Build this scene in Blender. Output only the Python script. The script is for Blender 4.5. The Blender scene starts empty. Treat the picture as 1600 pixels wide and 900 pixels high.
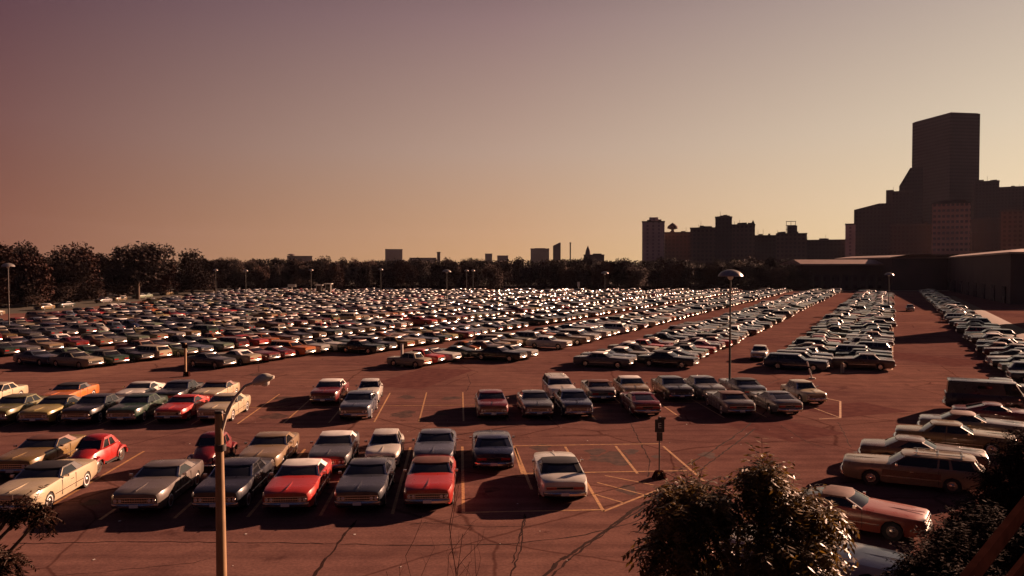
import bpy, bmesh, math, random
import numpy as np
from mathutils import Vector, Matrix, noise
R = math.radians
random.seed(11)
S = bpy.context.scene
COL = S.collection

# ------------------------------------------------------------------ camera
CH = 9.5; FPX = 1250.0; HOR = 416.0
PITCH = math.atan((450-HOR)/FPX)
cam = bpy.data.cameras.new('camera'); camo = bpy.data.objects.new('camera', cam); COL.objects.link(camo)
cam.sensor_width = 36; cam.lens = 36*FPX/1600
cam.clip_end = 9000; cam.clip_start = .3
camo.location = (0, 0, CH); camo.rotation_euler = (math.pi/2-PITCH, 0, 0)
S.camera = camo
# ------------------------------------------------------------------ light
EXPO = 1.35; E = 2**EXPO
SUN_AZ = R(52); SUN_EL = R(16.5)
S.view_settings.view_transform = 'Standard'; S.view_settings.look = 'None'
S.view_settings.exposure = EXPO; S.view_settings.gamma = 1
SD = Vector((math.sin(SUN_AZ)*math.cos(SUN_EL), math.cos(SUN_AZ)*math.cos(SUN_EL), math.sin(SUN_EL)))
sl = bpy.data.lights.new('sun', 'SUN'); so = bpy.data.objects.new('sun', sl); COL.objects.link(so)
sl.energy = 5.0; sl.angle = R(.5); sl.color = (1.0, .56, .37)
so.rotation_euler = (-SD).to_track_quat('-Z', 'Y').to_euler()
def lin(c):
    return tuple(((v/255)/12.92 if v/255 <= .04045 else ((v/255+.055)/1.055)**2.4) for v in c)
W = bpy.data.worlds.new('World'); S.world = W; W.use_nodes = True
nt = W.node_tree; nt.nodes.clear()
def N(nt, t, **k):
    n = nt.nodes.new(t)
    for a, b in k.items(): setattr(n, a, b)
    return n
def math_(nt, op, a, b=None, c=None, clamp=False):
    n = N(nt, 'ShaderNodeMath', operation=op, use_clamp=clamp)
    for i, v in enumerate((a, b, c)):
        if v is None: continue
        if isinstance(v, (int, float)): n.inputs[i].default_value = v
        else: nt.links.new(v, n.inputs[i])
    return n.outputs[0]
def ramp(nt, fac, stops, interp='LINEAR'):
    r = N(nt, 'ShaderNodeValToRGB'); r.color_ramp.interpolation = interp
    e = r.color_ramp.elements
    while len(e) < len(stops): e.new(.5)
    for i, (p, c) in enumerate(stops): e[i].position = p; e[i].color = (*c[:3], 1)
    nt.links.new(fac, r.inputs[0]); return r.outputs[0]
def mixc(nt, f, a, b, mode='MIX'):
    m = N(nt, 'ShaderNodeMix', data_type='RGBA', blend_type=mode)
    for i, v in ((0, f), (6, a), (7, b)):
        if isinstance(v, (int, float)): m.inputs[i].default_value = v
        elif isinstance(v, tuple): m.inputs[i].default_value = (*v[:3], 1)
        else: nt.links.new(v, m.inputs[i])
    return m.outputs[2]
tc = N(nt, 'ShaderNodeTexCoord'); sp = N(nt, 'ShaderNodeSeparateXYZ'); nt.links.new(tc.outputs['Generated'], sp.inputs[0])
el = math_(nt, 'DIVIDE', math_(nt, 'ARCSINE', sp.outputs[2]), math.pi/2)        # 0..1 over 90 deg
az = math_(nt, 'DIVIDE', math_(nt, 'ARCTAN2', sp.outputs[0], sp.outputs[1]), math.pi/180)
def mr(v, a, b):
    n = N(nt, 'ShaderNodeMapRange'); n.interpolation_type = 'SMOOTHSTEP' if False else 'LINEAR'
    n.inputs[1].default_value = a; n.inputs[2].default_value = b; nt.links.new(v, n.inputs[0]); return n.outputs[0]
ZEN = (36, 36, 60)
def skyr(st): return ramp(nt, el, [(d/90, tuple(v/E for v in lin(c))) for d, c in st])
skL = skyr([(0, (138, 88, 66)), (3, (130, 82, 64)), (9, (118, 80, 76)), (17, (90, 62, 72)), (24, (62, 46, 60)), (36, (46, 40, 56)), (90, ZEN)])
skC = skyr([(0, (206, 160, 112)), (3, (196, 156, 120)), (8, (182, 154, 136)), (17, (146, 119, 118)), (24, (84, 68, 80)), (36, (48, 43, 60)), (90, ZEN)])
skR = skyr([(0, (240, 216, 162)), (4, (234, 211, 174)), (9, (216, 199, 174)), (17, (182, 166, 154)), (26, (96, 80, 86)), (40, (50, 45, 62)), (90, ZEN)])
skB = skyr([(0, (38, 30, 42)), (8, (34, 28, 40)), (20, (32, 28, 42)), (45, ZEN), (90, ZEN)])
c = mixc(nt, mr(az, -33, 0), skL, skC)
c = mixc(nt, mr(az, 0, 32), c, skR)
c = mixc(nt, mr(az, 70, 125), c, skB)
c = mixc(nt, mr(az, -40, -95), c, skB)
sky = N(nt, 'ShaderNodeTexSky', sky_type='NISHITA'); sky.sun_disc = False
sky.sun_elevation = SUN_EL; sky.sun_rotation = SUN_AZ; sky.dust_density = 3
skn = mixc(nt, 1.0, sky.outputs[0], (.0035, .002, .002), 'MULTIPLY')      # the same air, red as the old film shows it
sc = mixc(nt, 1.0, c, (10.0, 10.0, 10.0), 'MULTIPLY')
tot = mixc(nt, 1.0, sc, skn, 'ADD')
bg = N(nt, 'ShaderNodeBackground'); bg.inputs[1].default_value = .1
nt.links.new(tot, bg.inputs[0]); wo = N(nt, 'ShaderNodeOutputWorld'); nt.links.new(bg.outputs[0], wo.inputs[0])
try:
    S.cycles.volume_bounces = 0; S.cycles.max_bounces = 6
except Exception: pass

# ------------------------------------------------------------------ pixel helpers (photo pixels, 1600 x 900)
def ray(px, py):
    x = (px-800)/FPX; z = (450-py)/FPX
    cp, s_ = math.cos(PITCH), math.sin(PITCH)
    return Vector((x, cp+z*s_, -s_+z*cp))
def gnd(px, py, h=0.0):
    d = ray(px, py); t = (h-CH)/d.z
    return Vector((d.x*t, d.y*t, h))
def at(px, py, y):
    d = ray(px, py); t = y/d.y
    return Vector((d.x*t, y, CH+d.z*t))

# ------------------------------------------------------------------ materials
def mat(name, col, rough=.6, metal=0, coat=0, spec=.5, **k):
    m = bpy.data.materials.new(name); m.use_nodes = True
    b = m.node_tree.nodes['Principled BSDF']
    b.inputs['Base Color'].default_value = (*col, 1); b.inputs['Roughness'].default_value = rough
    b.inputs['Metallic'].default_value = metal; b.inputs['Coat Weight'].default_value = coat
    b.inputs['Specular IOR Level'].default_value = spec
    return m
def noisy(m, a, b, scale=3, detail=5, obj=False, rough=None, bump=0):
    t = m.node_tree; p = t.nodes['Principled BSDF']
    tcn = N(t, 'ShaderNodeTexCoord'); nz = N(t, 'ShaderNodeTexNoise'); nz.inputs['Scale'].default_value = scale
    nz.inputs['Detail'].default_value = detail
    t.links.new(tcn.outputs['Object'], nz.inputs['Vector'])
    t.links.new(ramp(t, nz.outputs[0], [(.3, a), (.7, b)]), p.inputs['Base Color'])
    if rough: t.links.new(ramp(t, nz.outputs[0], [(.3, (rough[0],)*3), (.7, (rough[1],)*3)]), p.inputs['Roughness'])
    if bump:
        bn = N(t, 'ShaderNodeBump'); bn.inputs['Strength'].default_value = bump; bn.inputs['Distance'].default_value = .02
        t.links.new(nz.outputs[0], bn.inputs['Height']); t.links.new(bn.outputs[0], p.inputs['Normal'])
    return m
M = {}
def paint(name, attr):
    m = mat(name, (.5, .5, .5), .3, 0, .6)
    t = m.node_tree; p = t.nodes['Principled BSDF']
    if attr: s = N(t, 'ShaderNodeAttribute', attribute_name='paint'); src = s.outputs['Color']
    else: s = N(t, 'ShaderNodeObjectInfo'); src = s.outputs['Color']
    tcn = N(t, 'ShaderNodeTexCoord'); nz = N(t, 'ShaderNodeTexNoise'); nz.inputs['Scale'].default_value = 2.2; nz.inputs['Detail'].default_value = 6
    t.links.new(tcn.outputs['Object'], nz.inputs['Vector'])
    dirt = ramp(t, nz.outputs[0], [(.35, (.84, .82, .78)), (.65, (1, 1, 1))])
    t.links.new(mixc(t, 1.0, src, dirt, 'MULTIPLY'), p.inputs['Base Color'])
    t.links.new(ramp(t, nz.outputs[0], [(.35, (.42,)*3), (.65, (.25,)*3)]), p.inputs['Roughness'])
    p.inputs['Coat Roughness'].default_value = .08
    return m
M['paint'] = paint('car_paint', False); M['paintA'] = paint('far_car_paint', True)
M['glass'] = mat('car_glass', (.012, .012, .014), .06, 0, 0, .6)
M['chrome'] = mat('chrome', (.62, .58, .54), .24, 1)
M['tyre'] = noisy(mat('tyre_rubber', (.02, .02, .02), .85), (.018, .017, .017), (.035, .032, .03), 9)
M['black'] = mat('dark_underside', (.012, .012, .012), .8)
M['red'] = mat('red_lens', (.35, .012, .012), .15, 0, .5)
M['lens'] = mat('lamp_glass', (.65, .62, .55), .08, 0, .5)
M['amber'] = mat('amber_lens', (.5, .16, .02), .2)
M['vblack'] = noisy(mat('black_vinyl', (.02, .02, .02), .5), (.016, .015, .015), (.03, .028, .028), 6)
M['vwhite'] = noisy(mat('white_vinyl', (.7, .7, .68), .5), (.62, .6, .56), (.74, .72, .68), 3)
M['vbrown'] = noisy(mat('brown_vinyl', (.12, .05, .035), .5), (.1, .042, .03), (.15, .06, .04), 5)
M['vwood'] = noisy(mat('wood_trim_panel', (.15, .07, .03), .45), (.12, .055, .025), (.2, .1, .045), 8)
M['yellow'] = noisy(mat('yellow_line_paint', (.5, .25, .06), .7), (.22, .10, .045), (.48, .25, .08), 5.5, 8)
M['tar'] = noisy(mat('crack_tar', (.02, .013, .012), .95, spec=.05), (.018, .008, .007), (.04, .017, .014), 3)
M['grass'] = noisy(mat('park_grass', (.05, .05, .02), .9), (.022, .020, .009), (.05, .036, .016), .08, 8)
M['dirt'] = noisy(mat('orange_dirt', (.25, .12, .05), .95), (.05, .02, .008), (.12, .05, .016), .6, 6)
M['metal'] = noisy(mat('grey_metal', (.3, .28, .25), .4, .6), (.24, .22, .2), (.36, .33, .3), 4)
M['darkmetal'] = noisy(mat('dark_metal', (.06, .05, .045), .5, .3), (.045, .04, .036), (.08, .065, .06), 4)
M['polewood'] = noisy(mat('tan_pole', (.5, .33, .16), .6), (.22, .13, .06), (.33, .2, .10), 3, 6)
M['bark'] = noisy(mat('bark', (.07, .045, .03), .9), (.05, .03, .02), (.1, .065, .045), 7, 8, bump=.5)
M['twig'] = noisy(mat('red_twig', (.1, .04, .03), .85), (.07, .026, .02), (.14, .05, .035), 7)
M['white'] = noisy(mat('white_board', (.7, .68, .62), .5), (.6, .57, .5), (.75, .72, .66), 3)
M['concrete'] = noisy(mat('pale_concrete', (.35, .3, .25), .85), (.28, .23, .19), (.4, .34, .28), 1.2, 8)
M['timber'] = noisy(mat('red_timber', (.02, .01, .008), .9, spec=0), (.016, .006, .005), (.034, .012, .010), 2.5, 8)  # very dark colour also stands in for shade on the rail
M['lamppaint'] = noisy(mat('lamp_paint', (.5, .45, .38), .5), (.42, .37, .3), (.55, .5, .42), 3)
M['roofstrip'] = noisy(mat('pale_roofing', (.5, .33, .26), .6), (.26, .16, .13), (.36, .24, .19), .2, 6)
M['signface'] = mat('sign_face', (.45, .42, .38), .6)
M['signblack'] = mat('sign_black', (.03, .028, .028), .6)
# asphalt: large stains, fine grain, worn patches, oil drips
m = M['asphalt'] = mat('old_asphalt', (.15, .065, .06), .95, spec=0)
t = m.node_tree; p = t.nodes['Principled BSDF']; tcn = N(t, 'ShaderNodeTexCoord')
def nzt(scale, det, rough=.55, dist=0):
    n = N(t, 'ShaderNodeTexNoise'); n.inputs['Scale'].default_value = scale; n.inputs['Detail'].default_value = det
    n.inputs['Roughness'].default_value = rough; n.inputs['Distortion'].default_value = dist
    t.links.new(tcn.outputs['Object'], n.inputs['Vector']); return n.outputs[0]
def nz_c(t, tcn):
    n = N(t, 'ShaderNodeTexNoise'); n.inputs['Scale'].default_value = .6; n.inputs['Detail'].default_value = 6; t.links.new(tcn.outputs['Object'], n.inputs['Vector']); return n.outputs['Color']
n1 = nzt(.045, 8, .6, .6); n2 = nzt(.7, 8, .7); n3 = nzt(9, 4); n4 = nzt(.33, 5, .6, 1.5)
c1 = ramp(t, n1, [(.3, (.118, .058, .056)), (.7, (.205, .110, .088))])
c2 = mixc(t, 1.0, c1, ramp(t, n2, [(.3, (.74, .72, .74)), (.7, (1.15, 1.13, 1.1))]), 'MULTIPLY')
c3 = mixc(t, .5, c2, ramp(t, n3, [(.35, (.7, .7, .72)), (.65, (1.25, 1.25, 1.22))]), 'MULTIPLY')
mp = N(t, 'ShaderNodeMapping'); mp.inputs['Scale'].default_value = (.05, 1.6, 1); mp.inputs['Rotation'].default_value = (0, 0, .06); t.links.new(tcn.outputs['Object'], mp.inputs[0])
n5 = N(t, 'ShaderNodeTexNoise'); n5.inputs['Scale'].default_value = 1; n5.inputs['Detail'].default_value = 5; t.links.new(mp.outputs[0], n5.inputs['Vector'])
c3 = mixc(t, .8, c3, ramp(t, n5.outputs[0], [(.36, (.78, .77, .78)), (.6, (1.12, 1.12, 1.1))]), 'MULTIPLY')
vo = N(t, 'ShaderNodeTexVoronoi'); vo.feature = 'DISTANCE_TO_EDGE'; vo.inputs['Scale'].default_value = .11; wv = mixc(t, .35, tcn.outputs['Object'], nz_c(t, tcn), 'ADD'); t.links.new(wv, vo.inputs['Vector'])
c3 = mixc(t, 1.0, c3, ramp(t, vo.outputs[0], [(.002, (.55, .5, .5)), (.008, (1, 1, 1))]), 'MULTIPLY')
c4 = mixc(t, 1.0, c3, ramp(t, n4, [(.27, (.55, .52, .55)), (.37, (1, 1, 1))]), 'MULTIPLY')
t.links.new(c4, p.inputs['Base Color'])
bn = N(t, 'ShaderNodeBump'); bn.inputs['Strength'].default_value = .25; bn.inputs['Distance'].default_value = .02
t.links.new(n3, bn.inputs['Height']); t.links.new(bn.outputs[0], p.inputs['Normal'])
def leafmat(name, a, b, rough=.5, scale=.8, trans=0):
    m = noisy(mat(name, a, rough, spec=.2), a, b, scale, 4)
    if trans:
        t = m.node_tree; p_ = t.nodes['Principled BSDF']; tr = N(t, 'ShaderNodeBsdfTranslucent'); tr.inputs[0].default_value = (*trans, 1)
        mx = N(t, 'ShaderNodeAddShader'); t.links.new(p_.outputs[0], mx.inputs[0]); t.links.new(tr.outputs[0], mx.inputs[1]); t.links.new(mx.outputs[0], t.nodes['Material Output'].inputs[0])
    return m
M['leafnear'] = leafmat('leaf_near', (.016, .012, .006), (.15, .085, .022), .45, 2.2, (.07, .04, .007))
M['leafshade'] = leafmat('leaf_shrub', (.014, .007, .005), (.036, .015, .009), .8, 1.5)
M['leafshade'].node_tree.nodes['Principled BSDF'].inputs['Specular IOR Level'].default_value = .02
M['leaffar'] = leafmat('leaf_far', (.018, .011, .009), (.036, .018, .013), .9, .25)
M['leafrust'] = leafmat('leaf_rust', (.03, .013, .010), (.055, .022, .014), .9, .3)

# ------------------------------------------------------------------ mesh collecting helper
class MB:
    def __init__(s): s.v = []; s.f = []; s.m = []; s.mats = []
    def mi(s, k):
        if k not in s.mats: s.mats.append(k)
        return s.mats.index(k)
    def add(s, vs, fs, k):
        o = len(s.v); s.v += [tuple(v) for v in vs]; i = s.mi(k)
        for f in fs: s.f.append(tuple(o+j for j in f)); s.m.append(i)
    def merge(s, b):
        o = len(s.v); s.v += b.v
        for f, mi in zip(b.f, b.m): s.f.append(tuple(o+j for j in f)); s.m.append(s.mi(b.mats[mi]))
    def box(s, c, d, k, rz=0, taper=1.0):
        x, y, z = (q/2 for q in d); cs, sn = math.cos(rz), math.sin(rz); vs = []
        for sz in (-1, 1):
            tp = taper if sz > 0 else 1
            for sx, sy in ((-1, -1), (1, -1), (1, 1), (-1, 1)):
                a, b = sx*x*tp, sy*y*tp
                vs.append((c[0]+a*cs-b*sn, c[1]+a*sn+b*cs, c[2]+sz*z))
        s.add(vs, [(0, 3, 2, 1), (4, 5, 6, 7), (0, 1, 5, 4), (1, 2, 6, 5), (2, 3, 7, 6), (3, 0, 4, 7)], k)
    def cyl(s, a, b, r0, r1, k, n=8, cap=True):
        a, b = Vector(a), Vector(b); d = (b-a)
        if d.length < 1e-6: return
        d.normalize(); u = d.orthogonal().normalized(); w = d.cross(u); vs = []
        for P, r in ((a, r0), (b, r1)):
            for i in range(n):
                q = 2*math.pi*i/n; vs.append(P+u*math.cos(q)*r+w*math.sin(q)*r)
        fs = [(i, (i+1) % n, n+(i+1) % n, n+i) for i in range(n)]
        if cap: fs += [tuple(range(n))[::-1], tuple(range(n, 2*n))]
        s.add(vs, fs, k)
    def tube(s, pts, rs, k, n=8):
        for i in range(len(pts)-1): s.cyl(pts[i], pts[i+1], rs[i], rs[i+1], k, n)
    def loft(s, secs, k, caps=(True, True), closed=False):
        n = len(secs[0]); vs = [p for q in secs for p in q]; fs = []
        for i in range(len(secs)-1):
            for j in range(n if closed else n-1):
                a = i*n+j; b = i*n+(j+1) % n; fs.append((a, b, b+n, a+n))
        if caps[0]: fs.append(tuple(range(n))[::-1])
        if caps[1]: fs.append(tuple((len(secs)-1)*n+j for j in range(n)))
        s.add(vs, fs, k)
    def lathe(s, prof, k, n=16, c=(0, 0, 0)):
        secs = [[(c[0]+r*math.cos(2*math.pi*i/n), c[1]+r*math.sin(2*math.pi*i/n), c[2]+z) for i in range(n)] for r, z in prof]
        s.loft(secs, k, (True, True), True)
    def mesh(s, name, smooth=35, fix=True):
        me = bpy.data.meshes.new(name); me.from_pydata(s.v, [], s.f)
        for k in s.mats: me.materials.append(M[k])
        me.polygons.foreach_set('material_index', s.m)
        if fix:
            bm = bmesh.new(); bm.from_mesh(me); bmesh.ops.recalc_face_normals(bm, faces=bm.faces); bm.to_mesh(me); bm.free()
        if smooth:
            me.shade_smooth(); me.set_sharp_from_angle(angle=R(smooth))
        me.update(); return me
def link(name, me, parent=None, loc=None, rz=0):
    o = bpy.data.objects.new(name, me); COL.objects.link(o)
    if parent: o.parent = parent
    if loc is not None: o.location = loc
    if rz: o.rotation_euler = (0, 0, rz)
    return o
def tag(o, label, cat, group=None):
    o['label'] = label; o['category'] = cat
    if group: o['group'] = group
    return o
def thing(name, label, cat, loc=(0, 0, 0), rz=0, group=None):
    return tag(link(name, None, None, loc, rz), label, cat, group)
def struct(name, me, kind='structure', loc=None):
    o = link(name, me, None, loc); o['kind'] = kind; return o

# ------------------------------------------------------------------ ground
YN = (gnd(10, 899)).y
b = MB(); b.add([(-3500, -60, -.03), (3500, -60, -.03), (3500, 6000, -.03), (-3500, 6000, -.03)], [(0, 1, 2, 3)], 'grass')
struct('ground', b.mesh('ground', 0))
b = MB(); b.add([(-140, 5, 0), (42, 5, 0), (60, 60, 0), (150, 232, 0), (190, 312, 0), (-112, 312, 0), (-105, 252, 0), (-96, 165, 0), (-140, 120, 0)], [tuple(range(9))], 'asphalt')
struct('parking_lot_asphalt', b.mesh('parking_lot_asphalt', 0))
# road strip along the left side of the lot
# road crossing the far side, raised very slightly
# low kerb along the far edge
b = MB(); b.box((30, 309, .07), (290, .3, .14), 'concrete')
struct('kerb', b.mesh('kerb', 0))
# sunlit dirt strip and dark bank along the right side
cA, sA = math.cos(R(25.45)), math.sin(R(25.45))
def ab(a, bb, z=0): return Vector((a*cA+bb*sA, -a*sA+bb*cA, z))       # a across the long rows, bb along them
b = MB(); v = []
for bb in range(70, 300, 10):
    w = .25*math.sin(bb*.7)
    v.append([ab(15.2+w, bb, .004), ab(16.2+w, bb, .1), ab(17.0+w, bb, .1), ab(17.9, bb, .004)])
b.loft(v, 'dirt', (False, False)); struct('dirt_bank', b.mesh('dirt_bank', 60))

# ------------------------------------------------------------------ painted lines, cracks
LZ = .005
def strip(b, pts, w, k, z=LZ):
    for i in range(len(pts)-1):
        a, c_ = Vector(pts[i]), Vector(pts[i+1]); d = (c_-a).normalized(); n_ = Vector((-d.y, d.x, 0))*w/2
        b.add([(*(a-n_).xy, z), (*(c_-n_).xy, z), (*(c_+n_).xy, z), (*(a+n_).xy, z)], [(0, 1, 2, 3)], k)
LB = MB()
def pl(*p, w=.13, z=LZ): strip(LB, [gnd(*q) for q in p], w, 'yellow', z)
TH = math.atan((718-800)/FPX)
O0 = gnd(724, 801); U = Vector((math.cos(TH), -math.sin(TH), 0)); V = Vector((math.sin(TH), math.cos(TH), 0))
def st(s, t_, z=0): q = O0+U*s+V*t_; return Vector((q.x, q.y, z))
def stl(s0, t0, s1, t1, w=.13, z=LZ): strip(LB, [st(s0, t0), st(s1, t1)], w, 'yellow', z)
for k in range(-8, 1): stl(k*2.72, 0, k*2.72, 11.3)
stl(2.72, 5.6, 2.72, 11.3)
stl(-.06, 0, 5.5, 0, z=LZ+.004); stl(2.7, 5.65, 10.4, 5.65, z=LZ+.004); stl(2.6, 11.3, 10.6, 11.3, z=LZ+.004)
pl((883, 698), (943, 799)); pl((805, 700), (831, 765)); pl((962, 697), (996, 740)); pl((1036, 697), (1100, 752)); pl((943, 799), (1032, 764))
pl((945, 743), (1022, 758), w=.09); pl((933, 754), (1010, 774), w=.09); pl((928, 772), (975, 786), w=.09)
for k in range(-11, 8):
    stl(k*2.72+.1, 18.3, k*2.72+.1, 29.6, .1)
stl(-30, 23.95, 20, 23.95, .1, LZ+.004)
pl((1240, 612), (1313, 627)); pl((1313, 627), (1313, 653)); pl((1280, 655), (1313, 653), z=LZ+.004); pl((1262, 634), (1313, 653), w=.08, z=LZ+.008)
pl((1300, 584), (1394, 578)); pl((1394, 578), (1396, 480))
struct('painted_lines', LB.mesh('painted_lines', 0))
CB = MB()
def crack(pts, w=.07, jit=.12, z=.0025):
    jit = .05
    P = [gnd(*q) for q in pts]; out = []
    for i in range(len(P)-1):
        n_ = max(2, int((P[i+1]-P[i]).length/.35))
        for k in range(n_):
            q = P[i].lerp(P[i+1], k/n_); out.append(q+Vector((random.uniform(-1, 1), random.uniform(-1, 1), 0))*jit)
    out.append(P[-1])
    for i in range(len(out)-1):
        strip(CB, out[i:i+2], w*random.uniform(.35, 1.1), 'tar', z+.0001*(i % 7))
crack([(480, 915), (520, 860), (558, 812)], .11); crack([(20, 850), (200, 846), (420, 848), (640, 852), (800, 850), (900, 838), (985, 818), (1010, 806)], .08)
crack([(40, 905), (300, 880), (330, 872)], .03)
crack([(600, 817), (690, 818), (760, 824), (830, 822)], .06); crack([(838, 910), (870, 880), (930, 840), (985, 800), (1035, 770)], .2, .2); crack([(855, 905), (905, 862), (960, 822), (1010, 790)], .1, .25)
crack([(1050, 740), (1100, 712), (1150, 680), (1200, 640)], .12, .3); crack([(1080, 745), (1140, 700), (1180, 670)], .1, .3)
crack([(810, 850), (822, 805), (800, 880)], .05); crack([(795, 915), (812, 860), (820, 803)], .06)
crack([(985, 660), (1000, 690), (1015, 720), (1012, 745)], .07); crack([(720, 805), (700, 812), (640, 820)], .05)
crack([(730, 585), (735, 600), (728, 612)], .06); crack([(1220, 665), (1260, 690), (1290, 700)], .05); crack([(1310, 660), (1330, 700)], .05)
crack([(800, 668), (880, 660), (935, 657)], .08); crack([(900, 540), (960, 520), (1060, 500)], .06); crack([(660, 655), (675, 662), (640, 674)], .05)
crack([(200, 660), (420, 668), (600, 670), (720, 668)], .05); crack([(1200, 600), (1290, 560), (1340, 520)], .06)
struct('pavement_cracks', CB.mesh('pavement_cracks', 0))
# oil stains in stalls: part of asphalt surface, real dark blots
OB = MB()
def blot(P, r, k='tar', z=.0015):
    n_ = 14; ph = random.random()*6; vs = [(P.x+r*(1+.35*math.sin(3*a+ph)+random.uniform(-.12, .12))*math.cos(a), P.y+1.5*r*(1+.3*math.sin(2*a+ph))*math.sin(a), z) for a in [2*math.pi*i/n_ for i in range(n_)]]
    OB.add(vs, [tuple(range(n_))], k)
M['oil'] = noisy(mat('oil_stain', (.08, .034, .03), .9, spec=.1), (.03, .015, .014), (.095, .045, .035), 2.5, 8)
for q, r in (((635, 620), .6), ((632, 647), .7), ((705, 622), .6), ((930, 706), .5), ((962, 716), .8), ((985, 706), .4), ((845, 700), .5), ((440, 622), .6), ((430, 650), .7), ((152, 706), .5), ((400, 585), .5)):
    blot(gnd(*q), r, 'oil', .0015+random.random()*.0008)
M['patch'] = noisy(mat('asphalt_patch', (.07, .035, .035), .95, spec=0), (.085, .037, .036), (.14, .063, .055), 1.5, 8)
M['litter'] = mat('litter_paper', (.5, .45, .4), .8)
for px, py, w_, l_, a_ in ((1180, 660, 2.2, 5, .5), (950, 630, 3.5, 1.3, .1), (660, 590, 2.5, 6, -.3), (1330, 640, 3, 2, .4), (1440, 560, 3, 6, .43), (1020, 560, 4, 3, .4)):
    c_ = gnd(px, py); cs, sn = math.cos(a_), math.sin(a_)
    OB.add([(c_.x+x*cs-y_*sn+random.uniform(-.1, .1), c_.y+x*sn+y_*cs+random.uniform(-.1, .1), .0009) for x, y_ in ((-w_, -l_), (0, -l_*.96), (w_, -l_), (w_*.97, 0), (w_, l_), (-w_, l_), (-w_*.95, 0))], [tuple(range(7))], 'patch')
for k in range(-8, 8):
    for tt in (2.6, 8.6, 20.6, 26.6):
        if random.random() < .7: blot(st((k+.5)*2.72+random.uniform(-.2, .2), tt+random.uniform(-.6, .6)), random.uniform(.2, .45), 'oil', .0013+random.random()*.001)
for i in range(60):
    q = gnd(random.uniform(20, 1300), random.uniform(590, 890)); a_ = random.uniform(0, 3); r_ = random.uniform(.02, .06)
    OB.add([(q.x+r_*math.cos(a_+j*1.57), q.y+r_*1.4*math.sin(a_+j*1.57), .012) for j in range(4)], [(0, 1, 2, 3)], 'litter')
struct('oil_stains', OB.mesh('oil_stains', 0))

# ------------------------------------------------------------------ cars
SPEC = {
 'sedan':    dict(L=5.4, W=1.98, H=1.40, xc=.95, xrf=.28, xrr=-1.0, xb=-1.50, hz=.92, hc=1.0, dz=.98, tz=.92, wf=1.62, wr=-1.48, cp=(.0, .12), bp=True, nh=2),
 'coupe':    dict(L=5.3, W=1.98, H=1.33, xc=.70, xrf=.02, xrr=-1.05, xb=-1.70, hz=.88, hc=.97, dz=.97, tz=.92, wf=1.60, wr=-1.50, cp=(.45, .45), bp=False, nh=2),
 'fastback': dict(L=5.0, W=1.90, H=1.30, xc=.65, xrf=.0, xrr=-.85, xb=-2.05, hz=.84, hc=.94, dz=.96, tz=.90, wf=1.5, wr=-1.38, cp=(.7, .25), bp=False, nh=1),
 'compact':  dict(L=4.3, W=1.66, H=1.40, xc=.72, xrf=.30, xrr=-.98, xb=-1.28, hz=.85, hc=.93, dz=.92, tz=.86, wf=1.28, wr=-1.25, cp=(.1, .12), bp=True, nh=1),
 'wagon':    dict(L=5.5, W=1.98, H=1.45, xc=.98, xrf=.34, xrr=-2.30, xb=-2.62, hz=.94, hc=1.0, dz=1.0, tz=.98, wf=1.62, wr=-1.48, cp=(.12, .12), bp=True, nh=2),
 'van':      dict(L=4.9, W=1.98, H=2.05, xc=2.02, xrf=1.52, xrr=-2.25, xb=-2.38, hz=1.08, hc=1.22, dz=1.22, tz=1.2, wf=1.5, wr=-1.4, cp=(.12, .12), bp=True, nh=1),
 'convertible': dict(L=5.5, W=2.0, H=1.34, xc=.80, xrf=.22, xrr=-.95, xb=-1.45, hz=.90, hc=.98, dz=.99, tz=.93, wf=1.65, wr=-1.5, cp=(.5, .35), bp=False, nh=2),
 'pickup':   dict(L=5.2, W=1.95, H=1.72, xc=.95, xrf=.6, xrr=-.35, xb=-.5, hz=1.05, hc=1.13, dz=1.13, tz=1.13, wf=1.6, wr=-1.45, cp=(.1, .1), bp=False, nh=1),
}
def lerp(a, b_, t_): return a+(b_-a)*t_
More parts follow.
